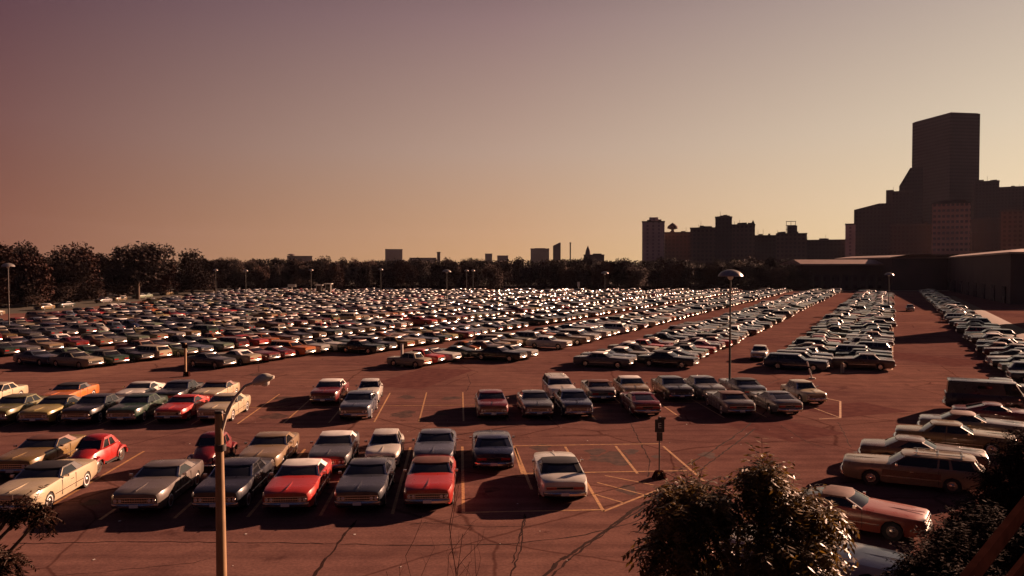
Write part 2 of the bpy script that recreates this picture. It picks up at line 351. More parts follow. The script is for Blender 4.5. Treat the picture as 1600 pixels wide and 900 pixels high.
def car_parts(kind, roofm, lod, side=None):
    """dict name -> list of MB; body, roof, window_glass, grille, bumpers, lights, wheels"""
    q = SPEC[kind]; L, Wd, H = q['L'], q['W'], q['H']; hw = Wd/2; P = {}
    def add(n_, mb): P.setdefault(n_, []).append(mb)
    xf, xr = L/2, -L/2
    def topz(x):
        if x > q['xc']: return lerp(q['hc'], q['hz'], (x-q['xc'])/(xf-q['xc']))
        if x < q['xb']: return lerp(q['dz'], q['tz'], (q['xb']-x)/(q['xb']-xr+1e-6))
        return lerp(q['hc'], q['dz'], (q['xc']-x)/(q['xc']-q['xb']))
    def hwx(x):
        e = abs(x)/(L/2); return hw*(1-.10*max(0, (e-.62)/.38)**2)
    ra = .37; zc = .33
    xs = []
    for wx, r_ in ((q['wf'], ra), (q['wr'], ra-.02)):
        ang = ((0, 40, 90, 140, 180) if lod else (0, 22, 50, 90, 130, 158, 180))
        xs += [(wx+r_*math.cos(R(a))*(1 if a not in (0, 180) else 1), zc+r_*math.sin(R(a))) for a in ang]
        xs += [(wx+r_+.012, .21), (wx-r_-.012, .21)]
    for x, z in ((xf, .34), (xf-.10, .27), (xr, .36), (xr+.12, .29), (q['xc'], .21), ((q['wf']+q['wr'])/2, .21)): xs.append((x, z))
    xs.sort(key=lambda w: -w[0]); secs = []
    for x, zb in xs:
        w = hwx(x); tz = topz(x); end = (x in (xf, xr)); k = .93 if end else 1; zt = tz-(.05 if end else 0)
        half = [(w*k-.05, zb), (w*k-.012, max(.40, zb+.02)), (w*k, max(.60, zb+.03)), (w*k-.012, zt-.12), (w*k-.06, zt-.015)]
        if not lod: half += [(w*k*.80, zt+.012), (w*k*.42, zt+.035)]
        else: half += [(w*k*.55, zt+.02)]
        half += [(0, zt+(.03 if x > q['xc'] else .035))]
        secs.append([(x, -y, z) for y, z in half]+[(x, y, z) for y, z in half[::-1][1:]])
    body = MB(); body.loft(secs, 'paint', (True, True))
    # dark underbody that fills the wheel housings
    body.box((0, 0, .42), (L-.5, Wd-.62, .42), 'black')
    for wx in (q['wf'], q['wr']): body.box((wx, 0, .45), (.78, Wd-.50, .5), 'black')
    # side trim and door gaps
    if not lod:
        for s_ in (-1, 1):
            for dx in ((q['xc']-.12), (q['xc']+q['xb'])/2-.15)+(() if not q['bp'] else (q['xb']+.25,)):
                if q['wr']+.42 < dx < q['wf']-.42: body.box((dx, s_*(hw-.004), .62), (.012, .02, .6), 'black')
            body.box(((q['wf']+q['wr'])/2, s_*(hw+.003), .5), (q['wf']-q['wr']-.82, .014, .03), 'chrome')
            body.box((q['xc']-.95, s_*(hw+.008), .76), (.16, .03, .025), 'chrome')
            body.box((q['xc']-.35, s_*(hw+.07), 1.03), (.10, .13, .09), 'chrome')
        body.box((xf*.55+q['xc']*.45, 0, topz(xf*.6)+.035), (xf-q['xc']-.35, .03, .02), 'paint')
    elif lod:
        for s_ in (-1, 1): body.box(((q['wf']+q['wr'])/2, s_*(hw+.003), .5), (q['wf']-q['wr']-.82, .014, .035), 'chrome')
    if kind == 'pickup':
        body.box((-1.52, 0, 1.17), (1.95, Wd-.3, .06), 'black')
    if side == 'wood':
        for s_ in (-1, 1):
            body.box(((q['wf']+q['wr'])/2, s_*(hw+.004), .66), (q['wf']-q['wr']-.85, .012, .24), 'vwood')
    add('body', body)
    # greenhouse
    gb = hw-.10; gr = hw-(.27 if kind != 'van' else .16); zb = topz(0)-.02; zr = H-.07
    nf = 3 if lod else 5
    def ring(g, x0, x1, z, b0, b1, inset=0):
        g -= inset; x0 -= inset; x1 += inset; pts = []
        for i in range(nf): y = -g+2*g*i/(nf-1); pts.append((x0+b0*(1-(y/g)**2)-b0*.5, y, z))
        for i in range(nf): y = g-2*g*i/(nf-1); pts.append((x1-b1*(1-(y/g)**2)+b1*.5, y, z))
        return pts
    bf, br = (.16, .12) if kind != 'van' else (.1, .04)
    glass = MB(); glass.loft([ring(gb, q['xc'], q['xb'], zb-.02, bf, br), ring(gr+.01, q['xrf'], q['xrr'], zr, bf, br)], 'glass', (False, True), True)
    add('window_glass', glass)
    roof = MB()
    rk = 'paint' if roofm == 'body' else roofm
    roof.loft([ring(gr+.035, q['xrf']+.05, q['xrr']-.05, zr-.03, bf, br), ring(gr+.02, q['xrf']+.03, q['xrr']-.03, zr+.025, bf, br),
               ring(gr-.10, q['xrf']-.12, q['xrr']+.12, H-.01, bf, br), ring(gr*.5, q['xrf']-.35, q['xrr']+.35, H+.015, bf*.5, br*.5)], rk, (False, True), True)
    def side(xb0, xb1, xr0, xr1, k, off=.012):
        for s_ in (-1, 1):
            roof.add([(xb0, s_*(gb+off), zb-.02), (xb1, s_*(gb+off), zb-.02), (xr1, s_*(gr+.01+off), zr), (xr0, s_*(gr+.01+off), zr)], [(0, 1, 2, 3)], k)
    def frontstrip(front, w, k):
        for s_ in (-1, 1):
            if front: xb_, xr_, sg, bb = q['xc']-bf*.5, q['xrf']-bf*.5, 1, bf
            else: xb_, xr_, sg, bb = q['xb']+br*.5, q['xrr']+br*.5, -1, br
            def P_(g, z, x0, yy): return (x0+sg*(bb*(1-(yy/g)**2)+.02), s_*yy, z)
            roof.add([P_(gb, zb-.02, xb_, gb+.012), P_(gb, zb-.02, xb_, gb-w), P_(gr, zr, xr_, gr-w), P_(gr, zr, xr_, gr+.02)], [(0, 1, 2, 3)], k)
    side(q['xc']-.08, q['xc']-.15, q['xrf']-.08, q['xrf']-.14, 'paint'); frontstrip(True, .05, 'chrome' if not lod else 'paint')
    c0, c1_ = q['cp']
    side(q['xb']+.06, q['xb']+.06+max(c0, .1)+.1, q['xrr']+.06, q['xrr']+.06+c1_, rk); frontstrip(False, .10 if max(c0, c1_) < .2 else .2, rk)
    if q['bp']:
        xm = (q['xc']+q['xb'])/2-.12; xm2 = (q['xrf']+q['xrr'])/2
        side(xm-.04, xm+.04, xm2-.03, xm2+.03, 'paint')
        if kind == 'wagon': side(-1.5, -1.38, -1.42, -1.34, 'paint')
    if kind == 'van':
        for s_ in (-1, 1):   # solid panel sides
            roof.add([(1.0, s_*(gb+.014), zb-.02), (q['xb']+.06, s_*(gb+.014), zb-.02), (q['xrr']+.06, s_*(gr+.024), zr), (.8, s_*(gr+.024), zr)], [(0, 1, 2, 3)], 'paint')
            roof.add([(.2, s_*(gb-.03), 1.42), (-.6, s_*(gb-.03), 1.42), (-.6, s_*(gr+.065), 1.76), (.2, s_*(gr+.065), 1.76)], [(0, 1, 2, 3)], 'glass')
    if kind == 'wagon' and not lod:
        for s_ in (-.5, .5): roof.box((-1.0, s_, H+.06), (1.9, .03, .03), 'chrome')
        for x in (-.2, -1.0, -1.9): roof.box((x, 0, H+.05), (.03, 1.0, .02), 'chrome')
    add('roof', roof)
    # nose and tail
    g = MB(); wN = hwx(xf)*.93
    g.box((xf+.005, 0, .62), (.05, wN*2*.92, .17), 'black')
    if not lod:
        g.box((xf+.032, 0, .62), (.012, wN*1.1, .02), 'chrome'); g.box((xf+.03, 0, .715), (.02, wN*1.9, .02), 'chrome'); g.box((xf+.03, 0, .53), (.02, wN*1.9, .02), 'chrome')
        for i in range(-5, 6): g.box((xf+.032, i*.09, .62), (.01, .012, .15), 'chrome')
    add('grille', g)
    for s_ in (-1, 1):
        h = MB()
        for i in range(q['nh']):
            y = s_*(wN*.86-.17*i); h.cyl((xf+.01, y, .62), (xf+.05, y, .62), .078, .07, 'chrome', 6 if lod else 12); h.cyl((xf+.045, y, .62), (xf+.06, y, .62), .062, .05, 'lens', 6 if lod else 12)
        add('headlight', h)
        tl = MB(); wT = hwx(xr)*.93; tl.box((xr-.012, s_*wT*.66, .66), (.05, wT*.5, .11), 'red'); add('taillight', tl)
    if not lod: tp = MB(); tp.box((xr-.01, 0, .66), (.03, wN*.8, .09), 'black'); tp.box((xr-.03, 0, .72), (.015, wN*1.8, .02), 'chrome'); add('tail_panel', tp)
    for x, sg in ((xf, 1), (xr, -1)):
        bm_ = MB(); w = hwx(x)*.97; ys = (-w, -w*.9, -w*.45, 0, w*.45, w*.9, w) if not lod else (-w, -w*.85, 0, w*.85, w)
        secs = []
        for y in ys:
            e = abs(y)/w; dx = .13-.10*max(0, (e-.8)/.2)-.03*e*e
            prof = [(-.02, .36), (dx*.9, .37), (dx, .42), (dx+.01, .46), (dx*.85, .51), (-.02, .52)]
            secs.append([(x+sg*(a), y, z) for a, z in prof])
        bm_.loft(secs, 'chrome', (True, True), True)
        if not lod: bm_.box((x+sg*.14, 0, .44), (.02, .32, .12), 'vwhite')
        add('bumper', bm_)
        if not lod:
            pass
    nseg = 10 if lod else 18
    for wx in (q['wf'], q['wr']):
        for s_ in (-1, 1):
            y1 = s_*(hw-.03); y0 = s_*(hw-.25)
            ty = MB(); ty.cyl((wx, y0, .33), (wx, y1, .33), .33, .33, 'tyre', nseg)
            rm = MB(); rm.cyl((wx, y1, .33), (wx, y1+s_*.012, .33), .20, .19, 'chrome', nseg)
            if not lod: rm.cyl((wx, y1+s_*.012, .33), (wx, y1+s_*.035, .33), .10, .05, 'chrome', nseg); ty.cyl((wx, y1+s_*.001, .33), (wx, y1+s_*.004, .33), .245, .245, 'vwhite' if kind in ('coupe', 'convertible', 'sedan') else 'tyre', nseg)
            add('wheel', (ty, rm))
    return P
def beetle_parts(lod):
    P = {}
    body = MB(); st_ = [(1.93, .30, .30, .52), (1.82, .44, .26, .70), (1.55, .52, .24, .86), (1.1, .60, .22, .99), (.78, .66, .22, 1.05), (.3, .69, .22, 1.03), (-.4, .69, .22, 1.03), (-.95, .67, .22, 1.06), (-1.35, .60, .24, 1.0), (-1.7, .50, .28, .82), (-1.92, .36, .32, .60), (-2.0, .22, .36, .50)]
    secs = []
    for x, w, z0, z1 in st_:
        half = [(w*.9, z0), (w, z0+.12), (w*.98, lerp(z0, z1, .6)), (w*.86, lerp(z0, z1, .85)), (w*.6, lerp(z0, z1, .96)), (0, z1)]
        secs.append([(x, -y, z) for y, z in half]+[(x, y, z) for y, z in half[::-1][1:]])
    body.loft(secs, 'paint')
    body.box((0, 0, .33), (2.4, 1.36, .1), 'black')
    for s_ in (-1, 1): body.box((0, s_*.71, .27), (1.2, .14, .05), 'black')
    P['body'] = [body]
    for wx in (1.2, -1.2):
        for s_ in (-1, 1):
            f = MB(); nn = 10; secs = []
            for i in range(nn+1):
                a = math.pi*i/nn; r = .46 if wx > 0 else .50
                x = wx+r*math.cos(a)*1.12; z = .30+r*math.sin(a)*.98
                iw = s_*.45; e = math.sin(a)
                secs.append([(x, iw, z-.02), (x, s_*(.60+.06*e), z), (x, s_*(.70+.06*e), z-.05*e), (x, s_*(.72+.06*e), z-.14*e-.01), (wx+(x-wx)*.84, s_*(.71+.05*e), .30+(z-.30)*.84-.01)])
            f.loft(secs, 'paint', (True, True)); P.setdefault('fender', []).append(f)
    gl = MB(); rf = MB(); nf = 3 if lod else 7
    def ring(g, x0, x1, z, b0, b1):
        pts = []
        for i in range(nf): y = -g+2*g*i/(nf-1); pts.append((x0-b0*(y/g)**2, y, z))
        for i in range(nf): y = g-2*g*i/(nf-1); pts.append((x1+b1*(y/g)**2, y, z))
        return pts
    gl.loft([ring(.62, .82, -1.15, 1.0, .12, .25), ring(.52, .42, -.78, 1.36, .12, .22)], 'glass', (False, True), True)
    rf.loft([ring(.545, .46, -.83, 1.33, .12, .22), ring(.50, .36, -.72, 1.42, .14, .22), ring(.36, .15, -.50, 1.48, .12, .18), ring(.15, -.05, -.35, 1.50, .05, .05)], 'paint', (False, True), True)
    for s_ in (-1, 1):
        for xb0, xb1, xr0, xr1 in ((.72, .64, .32, .27), (.0, -.08, -.05, -.12), (-.62, -1.0, -.40, -.62)):
            rf.add([(xb0, s_*.635, 1.0), (xb1, s_*.635, 1.0), (xr1, s_*.535, 1.36), (xr0, s_*.535, 1.36)], [(0, 1, 2, 3)], 'paint')
        rf.add([(-.92, s_*.64, 1.0), (-1.20, s_*.30, 1.02), (-.82, s_*.27, 1.37), (-.58, s_*.54, 1.37)], [(0, 1, 2, 3)], 'paint')
        rf.add([(.72, s_*.63, 1.0), (.79, s_*.56, 1.0), (.385, s_*.46, 1.36), (.32, s_*.53, 1.36)], [(0, 1, 2, 3)], 'paint')
        h = MB(); h.cyl((1.62, s_*.58, .62), (1.70, s_*.58, .66), .10, .095, 'chrome', 12); h.cyl((1.695, s_*.58, .658), (1.72, s_*.58, .67), .08, .05, 'lens', 12); P.setdefault('headlight', []).append(h)
        tl = MB(); tl.cyl((-1.62, s_*.60, .58), (-1.76, s_*.60, .60), .07, .05, 'red', 8); P.setdefault('taillight', []).append(tl)
    P['window_glass'] = [gl]; P['roof'] = [rf]
    for x in (2.03, -2.08):
        bm_ = MB(); bm_.tube([(x-math.copysign(.18, x), -.74, .38), (x, -.5, .38), (x, .5, .38), (x-math.copysign(.18, x), .74, .38)], [.045]*4, 'chrome', 8); P.setdefault('bumper', []).append(bm_)
    for wx in (1.2, -1.2):
        for s_ in (-1, 1):
            ty = MB(); ty.cyl((wx, s_*.52, .31), (wx, s_*.68, .31), .31, .31, 'tyre', 16); rm = MB(); rm.cyl((wx, s_*.68, .31), (wx, s_*.695, .31), .19, .15, 'chrome', 14); P.setdefault('wheel', []).append((ty, rm))
    return P
PROTO = {}; LODM = {}
def proto(kind, roofm='body', side=None):
    key = (kind, roofm, side)
    if key not in PROTO:
        P = beetle_parts(0) if kind == 'beetle' else car_parts(kind, roofm, 0, side)
        PROTO[key] = [(n_, ([w.mesh('wheel_hub_block', 40) for w in mb] if isinstance(mb, tuple) else mb.mesh(n_, 38))) for n_, L_ in P.items() for mb in L_]
    return PROTO[key]
def lodmesh(kind, roofm='body'):
    key = (kind, roofm)
    if key not in LODM:
        P = beetle_parts(1) if kind == 'beetle' else car_parts(kind, roofm, 1); a = MB()
        for L_ in P.values():
            for mb in L_:
                for q in (mb if isinstance(mb, tuple) else (mb,)): a.merge(q)
        LODM[key] = (a, a.mesh('parked_car', 38))
    return LODM[key]
def near_car(kind, roofm, P, hd, col, label, group, name='parked_car', cat='car', side=None):
    r = thing(name, label, cat, (P.x, P.y, .006), math.atan2(hd.y, hd.x), group)
    for n_, me in proto(kind, roofm, side):
        if isinstance(me, list):
            w = link('wheel', me[0], r); rim = link('rim', me[1], w)
        else:
            o = link(n_, me, r); o.color = (*col, 1)
    return r
def far_car(kind, roofm, P, hd, col, label, group):
    o = link('parked_car', lodmesh(kind, roofm)[1], None, (P.x, P.y, .006), math.atan2(hd.y, hd.x)); o.color = (*col, 1)
    return tag(o, label, 'car', group)
COLS = {'white': (.62, .60, .55), 'cream': (.48, .41, .28), 'red': (.42, .03, .022), 'maroon': (.14, .015, .018), 'black': (.014, .013, .014), 'navy': (.018, .025, .06),
 'dark green': (.02, .045, .028), 'silver': (.15, .14, .14), 'tan': (.24, .17, .10), 'orange': (.5, .15, .03), 'yellow': (.34, .28, .10), 'pale green': (.13, .18, .11),
 'brown': (.12, .06, .035), 'light blue': (.09, .11, .15), 'gold': (.20, .13, .045), 'grey': (.07, .07, .075), 'olive': (.14, .13, .05), 'slate blue': (.06, .08, .12)}

def on_line(px, t_):          # point of the stall row t_ that projects on column px
    A = st(0, t_); s_ = (px-800)/FPX
    # A.x+U.x*s = k*(A.y+U.y*s)
    s2 = (s_*A.y-A.x)/(U.x-s_*U.y); return A+U*s2
FWD, BACK = -V, V
nearpos = []
def nc(px, t_, kind, roof, col, face, label, group, **k):
    P = on_line(px, t_); hd = FWD if face == 'f' else BACK
    j = Matrix.Rotation(R(random.uniform(-1.6, 1.6)), 3, 'Z')
    nearpos.append(P); return near_car(kind, roof, P, j@hd, COLS.get(col, col) if isinstance(col, str) else col, label, group, **k)
GA = 'cars parked in the near double row'; GC = 'cars parked in the second double row'
# front row
nc(66, 3.1, 'convertible', 'vblack', 'cream', 'f', 'cream convertible with black top, leftmost car of the front row', GA)
nc(248, 2.9, 'coupe', 'body', (.13, .11, .10), 'f', 'long silver hardtop car with wide flat hood, left of the lamp pole', GA)
nc(366, 2.9, 'sedan', 'body', (.012, .013, .022), 'f', 'dark navy sedan right behind the tan lamp pole', GA)
nc(466, 2.7, 'coupe', 'vwhite', 'red', 'f', 'bright red hardtop car with a white roof in the front row', GA)
nc(572, 2.7, 'coupe', 'body', (.035, .038, .05), 'f', 'dark blue grey coupe between two red cars in the front row', GA)
nc(673, 2.8, 'coupe', 'vbrown', 'red', 'f', 'bright red coupe with dark brown roof in the front row', GA)
nc(873, 3.4, 'coupe', 'vblack', 'white', 'b', 'white coupe with black roof showing its rear, right end of front row', GA)
# second row of that block
nc(62, 8.6, 'coupe', 'vbrown', 'gold', 'f', 'dark topped gold car beside the red beetle at the left edge', GA)
nc(146, 8.3, 'beetle', 'body', (.36, .02, .018), 'f', 'bright red rounded beetle car facing the camera at left', GA)
nc(330, 8.5, 'beetle', 'body', (.16, .012, .014), 'f', 'dark red rounded beetle car behind the tan lamp pole', GA)
nc(420, 8.5, 'coupe', 'body', 'tan', 'f', 'tan hardtop car behind the red car with the white roof', GA)
nc(522, 8.5, 'coupe', 'vwhite', 'grey', 'f', 'grey coupe with white roof behind the dark blue grey coupe', GA)
nc(601, 8.6, 'compact', 'body', 'white', 'f', 'white compact sedan in the second line of the near block', GA)
nc(680, 8.7, 'coupe', 'body', (.07, .08, .11), 'f', 'pale blue coupe parked right behind the red car with brown roof', GA)
nc(769, 8.4, 'coupe', 'body', 'navy', 'b', 'dark navy coupe showing its rear behind the empty stall', GA)
# second double row, front line
nc(22, 21.2, 'sedan', 'body', 'olive', 'f', 'olive yellow sedan at the left end of the second double row', GC)
nc(84, 20.8, 'coupe', 'vblack', 'yellow', 'f', 'dark topped yellow coupe below the orange convertible', GC)
nc(147, 21, 'sedan', 'body', 'black', 'f', 'black sedan second to the left of the red fastback', GC)
nc(214, 21, 'sedan', 'body', 'dark green', 'f', 'very dark green sedan directly left of the red fastback', GC)
nc(284, 21, 'fastback', 'body', 'red', 'f', 'bright red fastback left of the lamp arm in the second double row', GC)
nc(350, 21, 'coupe', 'body', 'cream', 'f', 'cream hardtop car right under the lamp arm', GC)
nc(561, 21.2, 'sedan', 'body', 'slate blue', 'f', 'dark blue grey sedan in front of the small white car', GC)
nc(767, 21, 'sedan', 'body', 'maroon', 'f', 'dark maroon sedan, left end of the right hand group', GC)
nc(835, 21, 'coupe', 'body', 'grey', 'f', 'dark grey coupe second from left in the right hand group', GC)
nc(895, 21, 'sedan', 'body', 'navy', 'f', 'navy sedan in front of the small white wagon', GC)
nc(1000, 21, 'fastback', 'body', 'maroon', 'b', 'dark red fastback showing its rear beyond the sign post', GC)
nc(1140, 20.8, 'coupe', 'vbrown', 'silver', 'b', 'silver coupe with brown roof behind the tall lamp pole foot', GC)
nc(1212, 20.8, 'fastback', 'body', 'silver', 'b', 'silver fastback at the right end of the second double row', GC)
# back line
nc(-12, 26.6, 'sedan', 'body', 'cream', 'f', 'cream sedan cut by the left edge of the picture', GC)
nc(106, 26.6, 'convertible', 'vblack', 'orange', 'f', 'orange convertible with black top at left', GC)
nc(217, 27.2, 'fastback', 'body', 'white', 'f', 'white fastback behind the dark green sedan at left', GC)
nc(278, 27, 'sedan', 'body', 'black', 'f', 'black sedan right of the white fastback', GC)
nc(336, 27, 'coupe', 'vbrown', 'cream', 'f', 'cream car with brown roof behind the lamp arm', GC)
nc(515, 26.8, 'sedan', 'vwhite', 'maroon', 'f', 'dark red sedan with a white roof beside the small white car', GC)
nc(577, 26.8, 'compact', 'body', 'white', 'f', 'small white compact right of the red car with white roof', GC)
nc(873, 27, 'wagon', 'body', 'white', 'f', 'white station wagon behind the navy sedan', GC)
nc(934, 26.6, 'coupe', 'vbrown', 'silver', 'b', 'silver coupe with brown roof left of the cream roofed sedan', GC)
nc(986, 27, 'sedan', 'vwhite', 'tan', 'f', 'tan sedan with cream roof behind the dark red fastback', GC)
nc(1050, 26.8, 'sedan', 'body', 'grey', 'f', 'dark grey sedan left of the silver one in the back line', GC)
nc(1100, 26.8, 'sedan', 'body', 'silver', 'f', 'silver sedan just left of the tall domed lamp pole', GC)
nc(1160, 26.8, 'coupe', 'vblack', 'light blue', 'b', 'pale blue coupe with black roof right behind the tall lamp pole', GC)
nc(1256, 24.2, 'compact', 'body', 'cream', 'f', 'boxy cream compact car at the right end beside yellow lines', GC)
# cars along the right edge, noses to the right
PD = Vector((cA, -sA, 0))
GR = 'cars parked along the right edge of the lot'
def rc(px, py, kind, roof, col, label, face=1, turn=0, **k):
    P = gnd(px, py); hd = Matrix.Rotation(R(turn), 3, 'Z')@PD*face; nearpos.append(P)
    return near_car(kind, roof, P, hd, COLS.get(col, col) if isinstance(col, str) else col, label, GR, **k)
rc(1425, 757, 'wagon', 'body', 'tan', 'tan station wagon with wood sides beside the right bushes', face=-1, side='wood')
rc(1440, 728, 'coupe', 'body', 'brown', 'brown coupe half hidden just beyond the tan wagon')
rc(1490, 702, 'sedan', 'body', 'gold', 'gold brown sedan third from the wagon along the right edge')
rc(1520, 682, 'coupe', 'vbrown', 'silver', 'silver coupe with brown roof in front of the maroon car')
rc(1562, 664, 'fastback', 'body', 'maroon', 'maroon fastback right below the dark van')
rc(1542, 643, 'van', 'body', (.03, .02, .03), 'large dark panel van at the right edge', name='parked_van', cat='van')
rc(1572, 622, 'sedan', 'body', 'grey', 'dark grey sedan just behind the panel van')
hd2 = Vector((.84, -.54, 0))
for P, kind, roof, cl, lb in ((Vector((12.35, 28.95, 0)), 'fastback', 'vbrown', (.33, .08, .05), 'brick red sedan parked askew between the tree and the bushes'),
                              (Vector((9.35, 24.3, 0)), 'coupe', 'body', COLS['white'], 'white car with its nose out from behind the leafy tree')):
    nearpos.append(P); near_car(kind, roof, P, hd2, cl, lb, GR)
# two cars in the lanes
near_car('compact', 'body', gnd(1187, 561), Vector((-.35, -.93, 0)), COLS['white'], 'white compact alone in the lane left of the right block', 'cars driving in the lanes')
near_car('compact', 'body', gnd(1422, 486), Vector((-.43, -.9, 0)), COLS['silver'], 'small silver car driving toward the camera in the right lane', 'cars driving in the lanes')

# ------------------------------------------------------------------ the long rows
KINDS = ['sedan']*6+['coupe']*6+['fastback']*3+['wagon']*3+['compact']*2+['beetle']+['van']*0+['pickup']*0
PAL = ['white']*5+['cream']*4+['silver']*5+['tan']*4+['red']*3+['maroon']*4+['navy']*4+['black']*4+['dark green']*5+['brown']*4+['light blue']*2+['gold']*4+['grey']*4+['olive']*3+['orange']+['yellow']*2+['pale green']*3+['slate blue']*3
ORD = 'first second third fourth fifth sixth seventh eighth ninth tenth eleventh twelfth thirteenth fourteenth fifteenth sixteenth seventeenth eighteenth nineteenth twentieth'.split()
TENS = {2: 'twenty', 3: 'thirty', 4: 'forty', 5: 'fifty', 6: 'sixty', 7: 'seventy', 8: 'eighty', 9: 'ninety'}
def ordw(i):
    if i < 20: return ORD[i]
    n_ = i+1
    if n_ % 10 == 0: return TENS[n_//10][:-1]+'ieth'
    return TENS[n_//10]+'-'+ORD[n_ % 10-1]
rng = random.Random(5)
slots = []
def vis(P):
    if P.y < 60: return False
    return -.64*P.y-9 < P.x < .64*P.y+9
for k in range(0, 20):
    for j, off in ((0, -2.75), (1, -8.15)):
        a = -16.6*k+(off if k else (-2.5, -7.6)[j]); idx = 0
        nm = ('right' if j == 0 else 'left')
        for i in range(0, 140):
            bb = 20+i*2.74
            P = ab(a, bb)
            lim0 = 70.5 + (3 if k > 0 else 1)
            if P.y < lim0 or P.y > 296: continue
            if P.x < -84-.13*max(0, P.y-147): continue
            if P.x > 122: continue
            # gaps near the front ends, as in the photo
            if k == 2 and j == 0 and P.y < 100 and (74 < P.y < 80 or 85 < P.y < 92): continue
            if k == 3 and j == 0 and P.y < 86: continue
            if k == 4 and j == 1 and P.y < 76: continue
            if 168 < bb % 400 < 168: continue
            if rng.random() < (.03 if P.y < 110 else .07): continue
            if not vis(P): continue
            slots.append((P+Vector((rng.uniform(-.4, .4), rng.uniform(-.35, .35), 0)), PD*(1 if rng.random() < .7 else -1), k, nm, idx)); idx += 1
for i in range(0, 95):                       # single row along the right lane
    P = ab(11.2+.8*math.sin(i*1.3)*.4, 77+i*2.85)
    if P.y > 296 or rng.random() < .04: continue
    if vis(P) or P.y < 100: slots.append((P, PD*(1 if rng.random() < .5 else -1), 'R', 'single', i))
for i in range(26):                          # cars along the left road
    y = 152+i*5.6+rng.uniform(-1, 1)
    if rng.random() < .5: continue
    P = Vector((-97-.13*(y-147)-1.5, y, 0)); slots.append((P, Vector((-.1, -1, 0)).normalized(), 'L', 'road', i))
ROWN = ['first', 'second', 'third', 'fourth', 'fifth', 'sixth', 'seventh', 'eighth', 'ninth', 'tenth', 'eleventh', 'twelfth', 'thirteenth', 'fourteenth', 'fifteenth', 'sixteenth']
slots.sort(key=lambda s: s[0].length)
NIND = 300-len(nearpos)-3
stuff = []
for n_, (P, hd, k, nm, idx) in enumerate(slots):
    kind = rng.choice(KINDS); cn = rng.choice(PAL); col = COLS[cn]
    f = rng.uniform(.45, 1.05); col = tuple(min(.8, v*f) for v in col)
    roof = rng.choice(['body', 'body', 'body', 'vwhite', 'vblack', 'vblack', 'vbrown']) if kind in ('sedan', 'coupe') else 'body'
    j = Matrix.Rotation(R(rng.gauss(0, 2.2)), 3, 'Z'); scl = (rng.uniform(.93, 1.03), rng.uniform(.96, 1.02), rng.uniform(.95, 1.07))
    if n_ < NIND:
        kn = {'beetle': 'beetle', 'compact': 'compact', 'wagon': 'wagon'}.get(kind, kind)
        if k == 'R': lb = f'{cn} {kn}, {ordw(idx)} car beyond the dark van along the right edge'
        elif k == 'L': lb = f'{cn} {kn}, {ordw(idx)} car beside the left road'
        elif k == 0: lb = f'{cn} {kn}, {ordw(idx)} from the near end, {nm} line of the rightmost long double row'
        else: lb = f'{cn} {kn}, {ordw(idx)} from the near end, {nm} line of {ROWN[k]} long row from right'
        far_car(kind, roof, P, j@hd, col, lb, 'cars parked in the long diagonal rows').scale = scl
    else: stuff.append((kind, roof, P, j@hd, col, scl))
# everything beyond the 300 nearest: one mass
MK = ['paint', 'glass', 'chrome', 'black', 'tyre', 'red', 'lens', 'vwhite', 'vblack', 'vbrown']
VV, FI, LT, MI, CC = [], [], [], [], []; off = 0
T = {}
for kind, roof, P, hd, col, scl in stuff:
    key = (kind, roof)
    if key not in T:
        me = lodmesh(kind, roof)[1]; nv = len(me.vertices); v = np.empty(nv*3); me.vertices.foreach_get('co', v)
        li = np.empty(len(me.loops), int); me.loops.foreach_get('vertex_index', li)
        lt = np.empty(len(me.polygons), int); me.polygons.foreach_get('loop_total', lt)
        mi = np.empty(len(me.polygons), int); me.polygons.foreach_get('material_index', mi)
        mp = np.array([MK.index(k_) for k_ in lodmesh(kind, roof)[0].mats]); T[key] = (v.reshape(-1, 3), li, lt, mp[mi])
    v, li, lt, mi = T[key]; v = v*np.array(scl)
    X = np.stack([v[:, 0]*hd.x-v[:, 1]*hd.y+P.x, v[:, 0]*hd.y+v[:, 1]*hd.x+P.y, v[:, 2]+.006], 1)
    VV.append(X); FI.append(li+off); LT.append(lt); MI.append(mi); CC.append(np.tile(np.array([*col, 1.0]), (len(X), 1))); off += len(X)
print('stuff cars', len(stuff), 'individual', min(NIND, len(slots)), 'near', len(nearpos))
X = np.concatenate(VV); LI = np.concatenate(FI); LT = np.concatenate(LT); MI = np.concatenate(MI); CC = np.concatenate(CC)
me = bpy.data.meshes.new('far_parked_cars'); me.vertices.add(len(X)); me.vertices.foreach_set('co', X.ravel())
me.loops.add(len(LI)); me.loops.foreach_set('vertex_index', LI); me.polygons.add(len(LT))
me.polygons.foreach_set('loop_start', np.concatenate([[0], np.cumsum(LT)[:-1]])); me.polygons.foreach_set('loop_total', LT)
for k_ in MK: me.materials.append(M['paintA'] if k_ == 'paint' else M[k_])
me.polygons.foreach_set('material_index', MI)
me.update(calc_edges=True)
at_ = me.color_attributes.new('paint', 'FLOAT_COLOR', 'POINT'); at_.data.foreach_set('color', CC.ravel())
me.shade_smooth(); me.set_sharp_from_angle(angle=R(38))
o = struct('far_parked_cars', me, 'stuff'); o['label'] = 'dense mass of far parked cars glinting in low sun'; o['category'] = 'cars'

